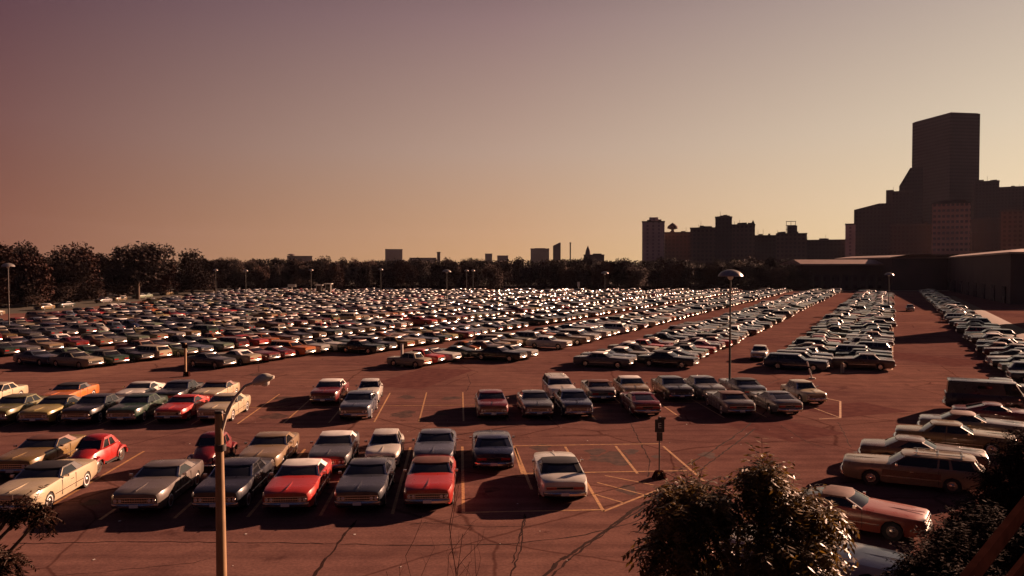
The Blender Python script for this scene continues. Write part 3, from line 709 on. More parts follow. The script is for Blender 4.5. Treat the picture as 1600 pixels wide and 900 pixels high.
# ------------------------------------------------------------------ lamps, posts, signs
def dome_lamp(P, H_, Rr, label, yaw=0):
    r = thing('street_lamp', label, 'street lamp', (P.x, P.y, 0), yaw, 'domed lamps standing in the lot')
    b = MB(); b.cyl((0, 0, 0), (0, 0, .5), .22, .2, 'concrete', 12); link('base', b.mesh('base'), r)
    b = MB(); b.cyl((0, 0, .5), (0, 0, H_-.5), .095, .06, 'darkmetal', 10); link('pole', b.mesh('pole'), r)
    b = MB(); b.lathe([(.02, H_), (.25*Rr, H_-.02), (.5*Rr, H_-.08), (.75*Rr, H_-.2), (.92*Rr, H_-.36), (Rr, H_-.5), (.97*Rr, H_-.52), (.2, H_-.42)], 'metal', 28); link('dome_shade', b.mesh('dome_shade', 50), r)
    b = MB(); b.lathe([(.05, H_-.40), (.22*Rr, H_-.46), (.24*Rr, H_-.62), (.12*Rr, H_-.78), (.03, H_-.8)], 'lens', 16); link('bulb_housing', b.mesh('bulb_housing', 50), r)
P = gnd(1140, 613)
dome_lamp(P, at(1145, 421, P.y).z, .92, 'tall lamp with wide metal dome rising above the right centre cars')
for px, y, pt, lb in ((698, 165, 421, 'domed lamp near the middle of the far tree line'), (945, 190, 424, 'domed lamp left of the ornate tower, before the dark trees'),
                      (1389, 165, 426, 'domed lamp at the end of the right block'), (13, 118, 411, 'domed lamp cut by the left picture edge'),
                      (595, 240, 419, 'small domed lamp before the trees under the square grey block'), (486, 235, 420, 'small domed lamp beyond the domed pavilion'),
                      (337, 235, 420, 'small domed lamp at the left tree line'), (384, 240, 421, 'small domed lamp just right of the left tree line'),
                      (729, 275, 421, 'tiny left one of two close domed lamps'), (739, 278, 421, 'tiny right one of two close domed lamps')):
    Q = Vector(((px-800)/FPX*y, y, 0)); dome_lamp(Q, at(px, pt, y).z, .92 if y < 200 else .7, lb)
# foreground lamp on a tan pole
Y0 = 17.5; P = Vector(((343-800)/FPX*Y0, Y0, 0))
r = thing('street_lamp', 'tan lamp pole with curved metal arm standing in front of the cars', 'street lamp', P)
ztop = at(336, 646, Y0).z
b = MB(); b.cyl((0, 0, 0), (-.045, 0, ztop), .135, .085, 'polewood', 20); b.cyl((-.045, 0, ztop), (-.045, 0, ztop+.06), .10, .09, 'darkmetal', 16); link('pole', b.mesh('pole', 60), r)
def L3(px, py, dy=0): q = at(px, py, Y0+dy); return q-P
arm = [L3(344, 700), L3(347, 672), L3(356, 640), L3(368, 620), L3(383, 603), L3(400, 597)]
b = MB(); b.tube(arm, [.035, .035, .034, .032, .03, .03], 'lamppaint', 10)
b.tube([L3(344, 688), L3(352, 655), L3(362, 632)], [.02]*3, 'lamppaint', 8)
link('arm', b.mesh('arm', 60), r)
b = MB(); b.cyl((-.02, 0, L3(340, 704).z), (-.02, 0, L3(340, 694).z), .125, .125, 'darkmetal', 16); b.box(((arm[0].x-.02)*.6, 0, arm[0].z), (.1, .08, .1), 'darkmetal'); link('clamp', b.mesh('clamp'), r)
a0, a1 = L3(396, 599), L3(428, 590); d = (a1-a0); secs = []
for i in range(9):
    t_ = i/8; c_ = a0.lerp(a1, t_); w = .05+.12*math.sin(math.pi*min(1, t_*1.02+.06))**.7; h_ = w*.95
    secs.append([(c_.x, c_.y+w*math.cos(q_), c_.z+h_*math.sin(q_)*(1 if math.sin(q_) > 0 else .5)) for q_ in [2*math.pi*j/12 for j in range(12)]])
b = MB(); b.loft(secs, 'lamppaint', (True, True), True); link('lamp_head', b.mesh('lamp_head', 60), r)
b = MB(); cc = a0.lerp(a1, .55); b.lathe([(.11, cc.z-.03), (.10, cc.z-.09), (.05, cc.z-.13), (.01, cc.z-.14)], 'lens', 14, (cc.x, cc.y, 0)); link('lens', b.mesh('lens', 60), r)
# parking sign by the hatched island
P = gnd(1030, 747); y = P.y
r = thing('parking_sign', 'dark two plate parking sign on a thin post at the hatched corner', 'sign', P)
b = MB(); b.cyl((0, 0, .1), (0, 0, at(0, 653, y).z), .032, .032, 'darkmetal', 8); link('post', b.mesh('post'), r)
z1, z2, z3 = at(0, 655, y).z, at(0, 675, y).z, at(0, 689, y).z
b = MB(); b.box((0, -.045, (z1+z2)/2), (.42, .02, z1-z2), 'signblack')
# the digit-like mark on the plate
link('upper_plate', b.mesh('upper_plate'), r)
fc = bpy.data.curves.new('plate_mark', 'FONT'); fc.body = 'E'; fc.size = .34; fc.extrude = .003; fc.align_x = 'CENTER'; fc.align_y = 'CENTER'
tmp = bpy.data.objects.new('tmp', fc); COL.objects.link(tmp); dg = bpy.context.evaluated_depsgraph_get(); tme = bpy.data.meshes.new_from_object(tmp.evaluated_get(dg)); bpy.data.objects.remove(tmp)
tme.materials.clear(); tme.materials.append(M['signface']); o = link('plate_mark', tme, r, (0, -.06, (z1+z2)/2)); o.rotation_euler = (math.pi/2, 0, 0)
b = MB(); b.box((0, -.045, (z2+z3)/2), (.26, .02, (z2-z3)*.96), 'darkmetal'); link('lower_plate', b.mesh('lower_plate'), r)
b = MB(); b.cyl((0, 0, z1), (0, 0, z1+.12), .09, .03, 'darkmetal', 10); b.box((.1, -.04, z1+.05), (.34, .02, .1), 'darkmetal'); link('cap', b.mesh('cap'), r)
b = MB(); b.cyl((0, 0, 0), (0, 0, .32), .36, .2, 'timber', 14); link('base', b.mesh('base'), r)
# timber post at left
P = gnd(290, 588); y = P.y; r = thing('wooden_post', 'thick wooden post with a block foot rising among the left cars', 'post', P)
b = MB(); b.box((0, 0, at(0, 536, y).z/2), (.15, .15, at(0, 536, y).z), 'polewood'); link('post', b.mesh('post'), r)
b = MB(); b.box((.1, 0, .2), (.5, .4, .4), 'timber', 0, .85); link('foot_block', b.mesh('foot_block'), r)
b = MB(); b.box((0, -.12, at(0, 541, y).z), (.5, .04, .35), 'timber'); link('sign_board', b.mesh('sign_board'), r)
# white marker post
P = gnd(628, 572); zt = at(0, 538, P.y).z
r = thing('marker_post', 'slim white marker post with a cap at the near end of a row', 'post', P)
b = MB(); b.cyl((0, 0, 0), (0, 0, zt), .13, .13, 'white', 14); link('post', b.mesh('post'), r); b = MB(); b.box((0, 0, zt+.03), (.26, .2, .06), 'darkmetal'); link('cap', b.mesh('cap'), r)
P = gnd(1269, 592); y = P.y
r = thing('leaning_post', 'white post leaning left in front of the right block', 'post', P)
top = at(1261, 565, y)-P; b = MB(); b.cyl((0, 0, 0), top, .07, .06, 'white', 8); b.cyl(top*.62, top*.72, .072, .072, 'timber', 8); link('post', b.mesh('post'), r); b = MB(); b.cyl((0, 0, 0), (0, 0, .12), .3, .26, 'concrete', 12); link('base', b.mesh('base'), r)
P = gnd(1316, 582); r = thing('concrete_bollard', 'short concrete bollard at the near end of the right block', 'bollard', P)
b = MB(); b.cyl((0, 0, 0), (0, 0, .75), .16, .14, 'concrete', 12); link('post', b.mesh('post'), r); b = MB(); b.lathe([(.145, .75), (.11, .84), (.02, .88)], 'yellow', 12); link('cap', b.mesh('cap'), r)
# booths and small signs on the far left part of the lot
def booth(px, y, w, h, label):
    P = Vector(((px-800)/FPX*y, y, 0)); r = thing('ticket_booth', label, 'booth', P, 0, 'small ticket booths at the far side')
    b = MB(); b.box((0, 0, .5), (w, 1.6, 1.0), 'white'); [b.box((sx*(w/2-.08), sy*.72, h/2), (.16, .16, h), 'white') for sx in (-1, 1) for sy in (-1, 1)]; link('wall', b.mesh('wall'), r)
    b = MB(); b.box((0, 0, 1+(h-1)/2), (w-.2, 1.4, h-1), 'glass'); link('window', b.mesh('window'), r)
    b = MB(); b.box((0, 0, h+.12), (w+.8, 2.4, .22), 'white'); link('roof', b.mesh('roof'), r)
booth(499, 262, 1.8, 3.2, 'white ticket booth, left one of the pair at the far side'); booth(513, 264, 1.8, 3.6, 'white ticket booth, right one of the pair at the far side')
P = Vector(((456-800)/FPX*255, 255, 0)); r = thing('billboard', 'small white board on a post beyond the far left cars', 'sign', P)
b = MB(); b.box((0, 0, 3.3), (2.6, .15, .9), 'white'); link('board', b.mesh('board'), r); b = MB(); b.cyl((0, 0, 0), (0, 0, 2.9), .12, .12, 'white', 8); link('post', b.mesh('post'), r)
P = Vector(((904-800)/FPX*290, 290, 0)); r = thing('billboard', 'tiny white notice board before the dark trees right of centre', 'sign', P)
b = MB(); b.box((0, 0, 3.0), (.9, .12, 1.6), 'white'); link('board', b.mesh('board'), r); b = MB(); b.cyl((0, 0, 0), (0, 0, 2.3), .1, .1, 'white', 8); link('post', b.mesh('post'), r)

# ------------------------------------------------------------------ trees
def leaf_quads(pts, dirs, size, k, b, asp=.5, rr=random):
    for p_, d in zip(pts, dirs):
        s_ = size*rr.uniform(.6, 1.35); u = Vector((rr.gauss(0, 1), rr.gauss(0, 1), rr.gauss(0, .7)))
        if d is not None: u = d+u*.35
        u.normalize(); w = u.cross(Vector((rr.gauss(0, 1), rr.gauss(0, 1), rr.gauss(0, 1)))).normalized()
        b.add([p_, p_+u*s_*.5+w*s_*asp*.5, p_+u*s_, p_+u*s_*.5-w*s_*asp*.5], [(0, 1, 2, 3)], k)
def far_tree_meshes(seed, Hh, Rw, nleaf, k):
    rr = random.Random(seed); b = MB(); lobes = []
    for i in range(18):
        a = rr.uniform(0, 6.28); rad = rr.uniform(0, .62)*Rw; z = Hh*rr.uniform(.16, .86); lobes.append((Vector((math.cos(a)*rad, math.sin(a)*rad, z)), Rw*rr.uniform(.28, .5)*(1.2-z/Hh*.5)))
    for i in range(nleaf):
        c_, r_ = rr.choice(lobes); d = Vector((rr.gauss(0, 1), rr.gauss(0, 1), rr.gauss(0, .8))).normalized()
        p_ = c_+d*r_*(rr.random()**.35)*rr.uniform(.85, 1.2); p_.z = max(p_.z, 1.2)
        s_ = rr.uniform(.25, .75); u = Vector((rr.gauss(0, 1), rr.gauss(0, 1), rr.gauss(0, 1))).normalized(); w = u.orthogonal().normalized()
        b.add([p_-u*s_*.5, p_+w*s_*.35, p_+u*s_*.5, p_-w*s_*.35], [(0, 1, 2, 3)], k)
    crown = b.mesh('crown', 0, False)
    t_ = MB(); t_.cyl((0, 0, 0), (0, 0, Hh*.45), Rw*.06, Rw*.04, 'bark', 8)
    for c_, r_ in lobes[:8]: t_.cyl((0, 0, Hh*.25), c_, Rw*.03, Rw*.01, 'bark', 5)
    return crown, t_.mesh('trunk', 60)
FT = [far_tree_meshes(100+i, 11, 6.0, 6500, 'leaffar' if i % 3 else 'leafrust') for i in range(6)]
def far_tree(P, sc, i, label, group, sx=1.0):
    r = thing('tree', label, 'tree', P, random.uniform(0, 6.28), group); r.scale = (sc*sx, sc*sx, sc)
    link('crown', FT[i % 6][0], r); link('trunk', FT[i % 6][1], r)
left = [(-6, 196, 371, 1.0), (38, 215, 384, 1.1), (85, 220, 387, 1.1), (130, 240, 385, 1.15), (165, 250, 397, 1.0), (215, 230, 384, 1.3), (252, 262, 398, 1.0), (300, 275, 393, 1.1), (335, 300, 400, 1.0), (60, 190, 400, .9), (112, 200, 404, 1.0)]
LL = ['tall dark tree at the left picture edge', 'broad dark tree second from the left edge', 'dark tree with a rounded top at far left', 'dark tree with twin tufts at left',
      'low dark tree between the twin tufted and the big one', 'big spreading dark tree standing above the left tree line', 'low dark tree just right of the big spreading one', 'tree with a thin spiky top at left',
      'last tree of the left clump beside the small lamp', 'low bushy tree in front at the far left edge', 'low rust tinted tree in front at the far left']
for i, ((px, y, top, sx), lb) in enumerate(zip(left, LL)):
    h_ = at(px, top, y).z; far_tree(Vector(((px-800)/FPX*y, y, -.03)), h_/10.6, i, lb, 'trees at the left edge of the lot', sx)
n_ = 0
MARKS = [(300, 'the spiky topped tree'), (385, 'the small double lamp'), (456, 'the domed pavilion'), (510, 'the ticket booths'), (560, 'the open sky left of centre'), (615, 'the square grey block'), (655, 'the long low roof'), (690, 'the thin chimney tower'), (735, 'the two close lamps'), (763, 'the small square block'), (790, 'the low wide block'), (843, 'the broad grey block'), (870, 'the slanting tower'), (891, 'the needle chimney'), (925, 'the church like building'), (965, 'the open sky right of the church'), (1020, 'the slender pale tower'), (1060, 'the block with the finial'), (1100, 'the stepped brown block'), (1130, 'the tallest middle block'), (1160, 'the spired block'), (1197, 'the plain low block'), (1235, 'the framed roof sign'), (1262, 'the shed end')]
USED = {}
def belt_label(row, px):
    m_ = min(MARKS, key=lambda q: abs(q[0]-px)); rw = ('front', 'middle', 'back')[row]; key = (rw, m_[1]); USED[key] = USED.get(key, 0)+1
    w_ = ('dark', 'next dark', 'third dark', 'fourth dark', 'fifth dark', 'sixth dark')[min(5, USED[key]-1)]
    return f'{w_} tree, {rw} line of the belt, below {m_[1]}'
rr = random.Random(8)
for row, (y0, tp, step) in enumerate(((318, 412, 17), (352, 407, 21), (420, 405, 24))):
    px = 300+row*7
    while px < 1262:
        y = y0+rr.uniform(-9, 12); top = tp+rr.uniform(-2.5, 4)
        if row == 0 and 500 < px < 860 and rr.random() < .5: px += step; continue
        far_tree(Vector(((px-800)/FPX*y, y, -.03)), at(px, top, y).z/10.6, n_, belt_label(row, px), 'trees of the belt beyond the lot', rr.uniform(.75, 1.05)); n_ += 1
        px += step*rr.uniform(.75, 1.3)
for i in range(16):       # understorey of the left clump
    y = 178+i*8.5; x = -.642*y-4+rr.uniform(0, 5)+(i % 4)*9 if i < 6 else -118-rr.uniform(0, 14)
    far_tree(Vector((min(x, -112), y, -.03)), rr.uniform(.42, .7), i, f'{ordw(i)} low tree from the near end at the foot of the left tree line', 'low trees of the left tree line', rr.uniform(1.2, 1.6))
b = MB(); rr2 = random.Random(77)
for i in range(16000):
    x = rr2.uniform(-110, 118); z = 2.3*rr2.random()**.6+.25*math.sin(x*.7); y = 314+rr2.uniform(-.9, .9); s_ = rr2.uniform(.25, .6)
    u = Vector((rr2.gauss(0, 1), rr2.gauss(0, 1), rr2.gauss(0, 1))).normalized(); w = u.orthogonal(); p_ = Vector((x, y, max(.1, z)))
    b.add([p_-u*s_*.5, p_+w*s_*.4, p_+u*s_*.5, p_-w*s_*.4], [(0, 1, 2, 3)], 'leaffar')
b.box((4, 314, .9), (228, .8, 1.8), 'leaffar')
tag(link('hedge', b.mesh('hedge', 0, False)), 'long low dark hedge along the far edge of the lot', 'hedge')
# unseen trees added at right to shade the rail and bushes
far_tree(Vector((33.5, 28.0, 0)), 1.45, 3, 'tallest unseen tree added at right to shade the timber rail', 'unseen trees added at right for shade', .6)
far_tree(Vector((29.5, 33.5, 0)), 1.05, 2, 'large unseen tree added at right to shade the bushes', 'unseen trees added at right for shade', .95)
# distant woods reading as one mass
b = MB(); rr = random.Random(4)
for i in range(26000):
    y = rr.uniform(560, 640); x = rr.uniform(-520, 130); h_ = 13+3*noise.noise(Vector((x*.02, y*.01, 0)))+2*noise.noise(Vector((x*.09, 0, 3)))
    z = h_*rr.random()**.7; s_ = rr.uniform(.8, 1.9); u = Vector((rr.gauss(0, 1), rr.gauss(0, 1), rr.gauss(0, 1))).normalized(); w = u.orthogonal().normalized(); p_ = Vector((x, y, z))
    b.add([p_-u*s_*.5, p_+w*s_*.4, p_+u*s_*.5, p_-w*s_*.4], [(0, 1, 2, 3)], 'leaffar')
o = struct('far_wood', b.mesh('far_wood', 0, False), 'stuff'); o['label'] = 'far wood closing the horizon as one dark band'; o['category'] = 'wood'

def leafy(rr, b, tw, clusters, nt_, size, k, droop=.5, tl=(.5, 1.1), lean=None):
    """twigs carrying paired leaflets, spread through the clusters"""
    for i in range(nt_):
        c_, r_ = rr.choice(clusters); d = Vector((rr.gauss(0, 1), rr.gauss(0, 1), rr.gauss(.1, .8))).normalized()
        p0 = c_+Vector((d.x*r_.x, d.y*r_.y, d.z*r_.z))*rr.uniform(.35, 1)
        dd = (d+Vector((rr.gauss(0, .4), rr.gauss(0, .4), rr.gauss(.1, .35)))).normalized(); ln = rr.uniform(*tl); pts = [p0]; nseg = 7
        for s_ in range(nseg): dd = (dd+Vector((0, 0, -droop/nseg*1.3))).normalized(); pts.append(pts[-1]+dd*ln/nseg)
        for s_ in range(0, nseg, 3): tw.cyl(pts[s_], pts[min(nseg, s_+3)], .006, .004, 'bark', 3, False)
        for s_ in range(1, nseg+1):
            dl = (pts[s_]-pts[s_-1]).normalized(); sd = dl.cross(Vector((0, 0, 1)))
            if sd.length < .1: sd = Vector((1, 0, 0))
            sd.normalize()
            for sg in (-1, 1):
                u = (sd*sg+dl*.45+Vector((0, 0, rr.uniform(-.55, .1)))).normalized(); sz = size*rr.uniform(.7, 1.25); w = u.cross(Vector((rr.gauss(0, .35), rr.gauss(0, .35), 1))).normalized()
                p_ = pts[s_]; b.add([p_, p_+u*sz*.45+w*sz*.17, p_+u*sz, p_+u*sz*.45-w*sz*.17], [(0, 1, 2, 3)], k)
def limbs(t_, base, clusters, r0, fork, k='bark'):
    t_.tube([base, base.lerp(fork, .5)+Vector((.06, .03, 0)), fork], [r0, r0*.85, r0*.7], k, 12)
    for c_, r_ in clusters:
        mid = fork.lerp(c_, .5)+Vector((random.uniform(-.1, .1), random.uniform(-.1, .1), random.uniform(0, .2)))
        t_.tube([fork, mid, c_], [r0*.45, r0*.28, r0*.1], k, 7)
        for q in range(3): t_.cyl(mid.lerp(c_, .5), c_+Vector((random.uniform(-1, 1)*r_.x, random.uniform(-1, 1)*r_.y, random.uniform(-.4, 1)*r_.z))*.7, r0*.12, r0*.04, k, 5)
def C(px, py, y, rx, rz, ry=None): return (at(px, py, y), Vector((rx, ry or rx, rz)))
# the leafy tree at lower right
rr = random.Random(21); Y0 = 14.0
cl = [C(1065, 800, 13.8, .30, .24), C(1085, 775, 14.2, .34, .10), C(1118, 800, 14.2, .26, .22), C(1196, 775, 14.3, .26, .22), C(1240, 795, 14.3, .26, .2), C(1150, 858, 13.8, .7, .36), C(1235, 850, 14, .6, .42), C(1045, 860, 13.6, .26, .26), C(1262, 875, 14, .34, .3), C(1278, 808, 14.4, .22, .12), C(1170, 930, 13.7, 1.0, .5), C(1180, 1000, 13.8, 1.2, .7), C(1265, 940, 13.8, .3, .35), C(1080, 950, 13.5, .5, .45), C(1193, 745, 14.3, .06, .10)]
base = Vector((4.3, 14.2, 0)); r = thing('leafy_tree', 'broad leafy tree with drooping leaves filling the lower right foreground', 'tree', base)
b = MB(); tw = MB(); leafy(rr, b, tw, cl, 2300, .14, 'leafnear', 1.0, (.25, .7))
sh = lambda mb: [tuple(Vector(v)-base) for v in mb.v]
b.v = sh(b); link('crown', b.mesh('crown', 0, False), r)
limbs(tw, base, cl, .2, base+Vector((0, -.2, 2.9))); tw.v = sh(tw); link('trunk', tw.mesh('trunk', 60, False), r)
# branches from the left edge
rr = random.Random(3)
cl = [C(22, 797, 11, .14, .08), C(50, 790, 11, .14, .08), C(66, 806, 11, .09, .08), C(15, 872, 10.5, .13, .10), C(5, 898, 10.5, .14, .16), C(-45, 840, 11, .3, .4), C(-110, 860, 11, .5, .6)]
base = Vector((-8.6, 11, 0)); r = thing('leafy_tree', 'small tree reaching leafy branches in from the left picture edge', 'tree', base)
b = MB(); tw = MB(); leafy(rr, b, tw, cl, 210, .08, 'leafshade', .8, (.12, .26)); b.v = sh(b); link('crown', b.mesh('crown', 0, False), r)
limbs(tw, base, cl, .14, base+Vector((.2, 0, 4))); tw.v = sh(tw); link('trunk', tw.mesh('trunk', 60, False), r)
# bushes on the right
rr = random.Random(9)
for bi, (lb, base, cl, nt_) in enumerate((
    ('dense dark bush between the skewed cars and the timber rail', Vector((11.2, 20.5, 0)), [C(1500, 868, 20, .6, .4), C(1460, 905, 19, .6, .45), C(1530, 835, 21, .6, .35), C(1430, 950, 18.5, .7, .5), C(1500, 930, 19, 1.0, .6)], 2000),
    ('tall dark bush against the right picture edge below the sedans', Vector((15.2, 24, 0)), [C(1575, 760, 24, .6, .5), C(1560, 810, 23.5, .8, .5), C(1605, 715, 24.5, .5, .5), C(1610, 790, 24, .9, .8), C(1585, 860, 23, 1.0, .8)], 2100))):
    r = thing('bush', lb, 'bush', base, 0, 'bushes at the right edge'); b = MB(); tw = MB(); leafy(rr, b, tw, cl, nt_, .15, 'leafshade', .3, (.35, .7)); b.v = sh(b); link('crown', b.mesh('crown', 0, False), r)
    limbs(tw, base, cl, .1, base+Vector((0, 0, 1.2))); tw.v = sh(tw); link('trunk', tw.mesh('trunk', 60, False), r)
# bare sapling
rr = random.Random(12); base = Vector((-.9, 12, 0)); r = thing('bare_sapling', 'bare reddish sapling with thin twigs at the bottom centre', 'sapling', base)
tw = MB()
def br(p_, d, ln, r_, dep):
    n_ = 5
    for i in range(n_):
        d = (d+Vector((rr.gauss(0, .07), rr.gauss(0, .07), rr.gauss(.01, .03)))).normalized(); q = p_+d*ln/n_; tw.cyl(p_, q, r_*(1-i*.12), r_*(1-(i+1)*.12), 'twig', 5, False); p_ = q
        if dep > 0 and i > 0 and rr.random() < .8:
            s_ = rr.choice((-1, 1)); br(p_, (d+Vector((s_*rr.uniform(.35, .8), rr.uniform(-.3, .3), .1))).normalized(), ln*rr.uniform(.18, .34), r_*.5, dep-1)
for px, top, r_ in ((745, 822, .011), (715, 822, .012), (640, 860, .010), (612, 845, .009), (775, 832, .008), (690, 858, .008), (668, 870, .007), (730, 840, .009)):
    b0 = Vector((base.x+(px-700)*.004, 12, 2.2)); tp = at(px, top, 12); d = tp-b0; br(b0, d.normalized(), d.length*.97, r_, 2)
    tw.cyl(base, b0, .05, .02, 'twig', 6)
tw.v = sh(tw); link('branches', tw.mesh('branches', 0, False), r)

# timber rail at the lower right corner
r = thing('timber_rail', 'sloping reddish timber rail in the lower right corner', 'rail', (0, 0, 0))
A, B_ = at(1505, 915, 12.5), at(1615, 775, 15.5)
def beam(A, B_, w, h_, nm):
    d = (B_-A).normalized(); sd = d.cross(Vector((0, 0, 1))).normalized(); up = sd.cross(d)
    b = MB(); b.loft([[P_+sd*a*w/2+up*c_*h_/2 for a, c_ in ((-1, -1), (1, -1), (1, 1), (-1, 1))] for P_ in (A, B_)], 'timber', (True, True), True); link(nm, b.mesh(nm, 0), r)
beam(A, B_, .12, .30, 'rail'); beam(at(1535, 960, 12.9), at(1640, 830, 15.7), .1, .2, 'rail')
for q in (0.05, .55, .97):
    P_ = A.lerp(B_, q); beam(Vector((P_.x+.1, P_.y+.1, 0)), Vector((P_.x+.1, P_.y+.1, P_.z-.05)), .16, .16, 'post')

# ------------------------------------------------------------------ buildings
def bmat(name, a, win, sx, sz, b_=.0, wfrac=(.55, .5)):
    """facade: wall colour with a grid of windows by storeys"""
    m = mat(name, a, .85); t = m.node_tree; p_ = t.nodes['Principled BSDF']; g = N(t, 'ShaderNodeTexCoord'); s = N(t, 'ShaderNodeSeparateXYZ'); t.links.new(g.outputs['Object'], s.inputs[0])
    h = math_(t, 'ADD', s.outputs[0], s.outputs[1])
    fx = math_(t, 'FRACT', math_(t, 'DIVIDE', h, sx)); fz = math_(t, 'FRACT', math_(t, 'DIVIDE', s.outputs[2], sz))
    mk = math_(t, 'MULTIPLY', math_(t, 'LESS_THAN', fx, wfrac[0]), math_(t, 'LESS_THAN', fz, wfrac[1]))
    nz = N(t, 'ShaderNodeTexNoise'); nz.inputs['Scale'].default_value = .08; t.links.new(g.outputs['Object'], nz.inputs['Vector'])
    wall = mixc(t, 1.0, a, ramp(t, nz.outputs[0], [(.3, (.75,)*3), (.7, (1.15,)*3)]), 'MULTIPLY')
    t.links.new(mixc(t, mk, wall, win), p_.inputs['Base Color'])
    t.links.new(math_(t, 'SUBTRACT', .85, math_(t, 'MULTIPLY', mk, .6)), p_.inputs['Roughness'])
    return m
M['b_light'] = bmat('pale_facade', (.68, .50, .46), (.38, .26, .25), 5.0, 3.2, wfrac=(.35, .6))
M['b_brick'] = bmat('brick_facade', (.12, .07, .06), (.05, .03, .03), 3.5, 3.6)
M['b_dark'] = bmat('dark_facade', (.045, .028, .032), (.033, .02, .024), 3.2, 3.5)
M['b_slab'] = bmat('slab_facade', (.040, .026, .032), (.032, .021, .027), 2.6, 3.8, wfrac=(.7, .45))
M['b_hotel'] = bmat('banded_facade', (.72, .42, .32), (.16, .09, .085), 3.0, 4.2, wfrac=(.62, .42))
M['b_plain'] = noisy(mat('plain_wall', (.15, .11, .1), .85), (.06, .04, .038), (.09, .058, .055), .15, 8)
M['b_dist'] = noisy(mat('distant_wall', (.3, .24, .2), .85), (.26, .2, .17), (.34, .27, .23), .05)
GB = 'buildings of the far skyline'
def bld(x0, x1, top, D, k, label, depth=None, extra=(), name='building', group=GB, rz=0, roof=None, slope=None):
    """photo columns x0..x1, roof line at row top, at distance D"""
    cx = ((x0+x1)/2-800)/FPX*D; th = math.atan2(cx, D); ct = math.cos(th)
    w = (x1-x0)/FPX*D*ct; h_ = at((x0+x1)/2, top, D).z; dp = depth or max(18, w*.6)
    r = thing(name, label, 'building', (cx+math.sin(th)*dp/2, D+ct*dp/2, -.03), -th+rz, group)
    b = MB()
    if slope:   # roof line falls to the left
        h2 = at(x0, slope[0], D).z; xs = (slope[1]-(x0+x1)/2)/FPX*D*ct
        pr = [(-w/2, 0), (w/2, 0), (w/2, h_), (xs, h_), (-w/2, h2)]
        b.loft([[(x, s_*dp/2, z) for x, z in pr] for s_ in (-1, 1)], k, (True, True), True)
    else: b.box((0, 0, h_/2), (w, dp, h_), k)
    link('wall', b.mesh('wall', 0), r)
    b = MB()
    if not slope:
        for sx, sy, dx, dy in ((0, -1, w+.6, .6), (0, 1, w+.6, .6), (-1, 0, .6, dp-.6), (1, 0, .6, dp-.6)): b.box((sx*w/2, sy*dp/2, h_+.5), (dx, dy, 1.0), 'b_plain')
        link('parapet', b.mesh('parapet', 0), r)
    if D >= 600 and D < 900 and not slope and w > 12:
        q_ = random.Random(int(x0)); b = MB()
        for i in range(q_.randint(2, 5)):
            bw = q_.uniform(1.5, 5); b = MB(); b.box((q_.uniform(-w/2+3, w/2-3), -dp*.2+i*.7, h_+q_.uniform(.7, 1.6)), (bw, bw, q_.uniform(1.5, 3)), 'b_plain'); link('roof_box', b.mesh('roof_box', 0), r)
        for i in range(2): xx = q_.uniform(-w/2+1, w/2-1); b = MB(); b.cyl((xx, -dp*.3, h_), (xx, -dp*.3, h_+q_.uniform(3, 7)), .18, .1, 'b_plain', 5); link('antenna', b.mesh('antenna', 0), r)
    for nm, ex0, ex1, etop, ek in extra:
        ew = (ex1-ex0)/FPX*D*ct; ez = at((ex0+ex1)/2, etop, D).z; ex = (((ex0+ex1)/2-800)/FPX*D-cx)*ct
        b = MB(); z0 = h_ if not slope else 0
        if nm in ('spire', 'dome'):
            n_ = 8 if nm == 'spire' else 16
            pr = [(ew/2, z0), (ew/2*.9, lerp(z0, ez, .3)), (ew*.35, lerp(z0, ez, .55)), (.05, ez)] if nm == 'spire' else [(ew*.25, z0), (ew*.12, lerp(z0, ez, .35)), (ew*.5, lerp(z0, ez, .45)), (ew*.48, lerp(z0, ez, .65)), (ew*.25, lerp(z0, ez, .85)), (.05, ez)]
            b.lathe(pr, ek, n_, (ex, 0, 0))
        elif nm == 'frame_sign':
            for i in range(3): b.box((ex+(i-1)*ew*.45, 0, (z0+ez)/2), (.4, .4, ez-z0), ek)
            for i in range(3): b.box((ex, 0, lerp(z0, ez, .4+.3*i)), (ew, .3, .5), ek)
        else: b.box((ex, 0, (z0+ez)/2), (ew, dp*.5, ez-z0), ek)
        link(nm, b.mesh(nm, 50), r)
    return r
bld(1003, 1038, 347, 720, 'b_light', 'slender pale tower with a box on its roof, left end of the skyline', extra=(('roof_house', 1014, 1028, 339, 'b_light'),))
bld(1038, 1080, 364, 740, 'b_brick', 'low brown block with an ornate domed finial beside the pale tower', extra=(('dome', 1042, 1059, 347, 'b_plain'),))
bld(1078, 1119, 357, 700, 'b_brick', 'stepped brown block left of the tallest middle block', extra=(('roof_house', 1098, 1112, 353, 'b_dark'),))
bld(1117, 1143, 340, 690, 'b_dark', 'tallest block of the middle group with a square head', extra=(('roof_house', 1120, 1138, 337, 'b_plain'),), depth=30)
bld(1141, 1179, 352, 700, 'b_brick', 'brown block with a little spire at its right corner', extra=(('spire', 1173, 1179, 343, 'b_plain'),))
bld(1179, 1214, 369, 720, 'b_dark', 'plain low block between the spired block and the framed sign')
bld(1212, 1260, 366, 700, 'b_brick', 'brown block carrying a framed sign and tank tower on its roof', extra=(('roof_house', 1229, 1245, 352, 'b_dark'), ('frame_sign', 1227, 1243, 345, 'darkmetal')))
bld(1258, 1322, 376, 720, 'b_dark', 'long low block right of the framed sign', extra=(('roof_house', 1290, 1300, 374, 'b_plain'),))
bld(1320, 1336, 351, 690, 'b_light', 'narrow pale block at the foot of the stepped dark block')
bld(1333, 1394, 318, 760, 'b_dark', 'dark block with sloping roof line and a chimney', slope=(327, 1372), extra=(('chimney', 1383, 1393, 297, 'b_plain'),))
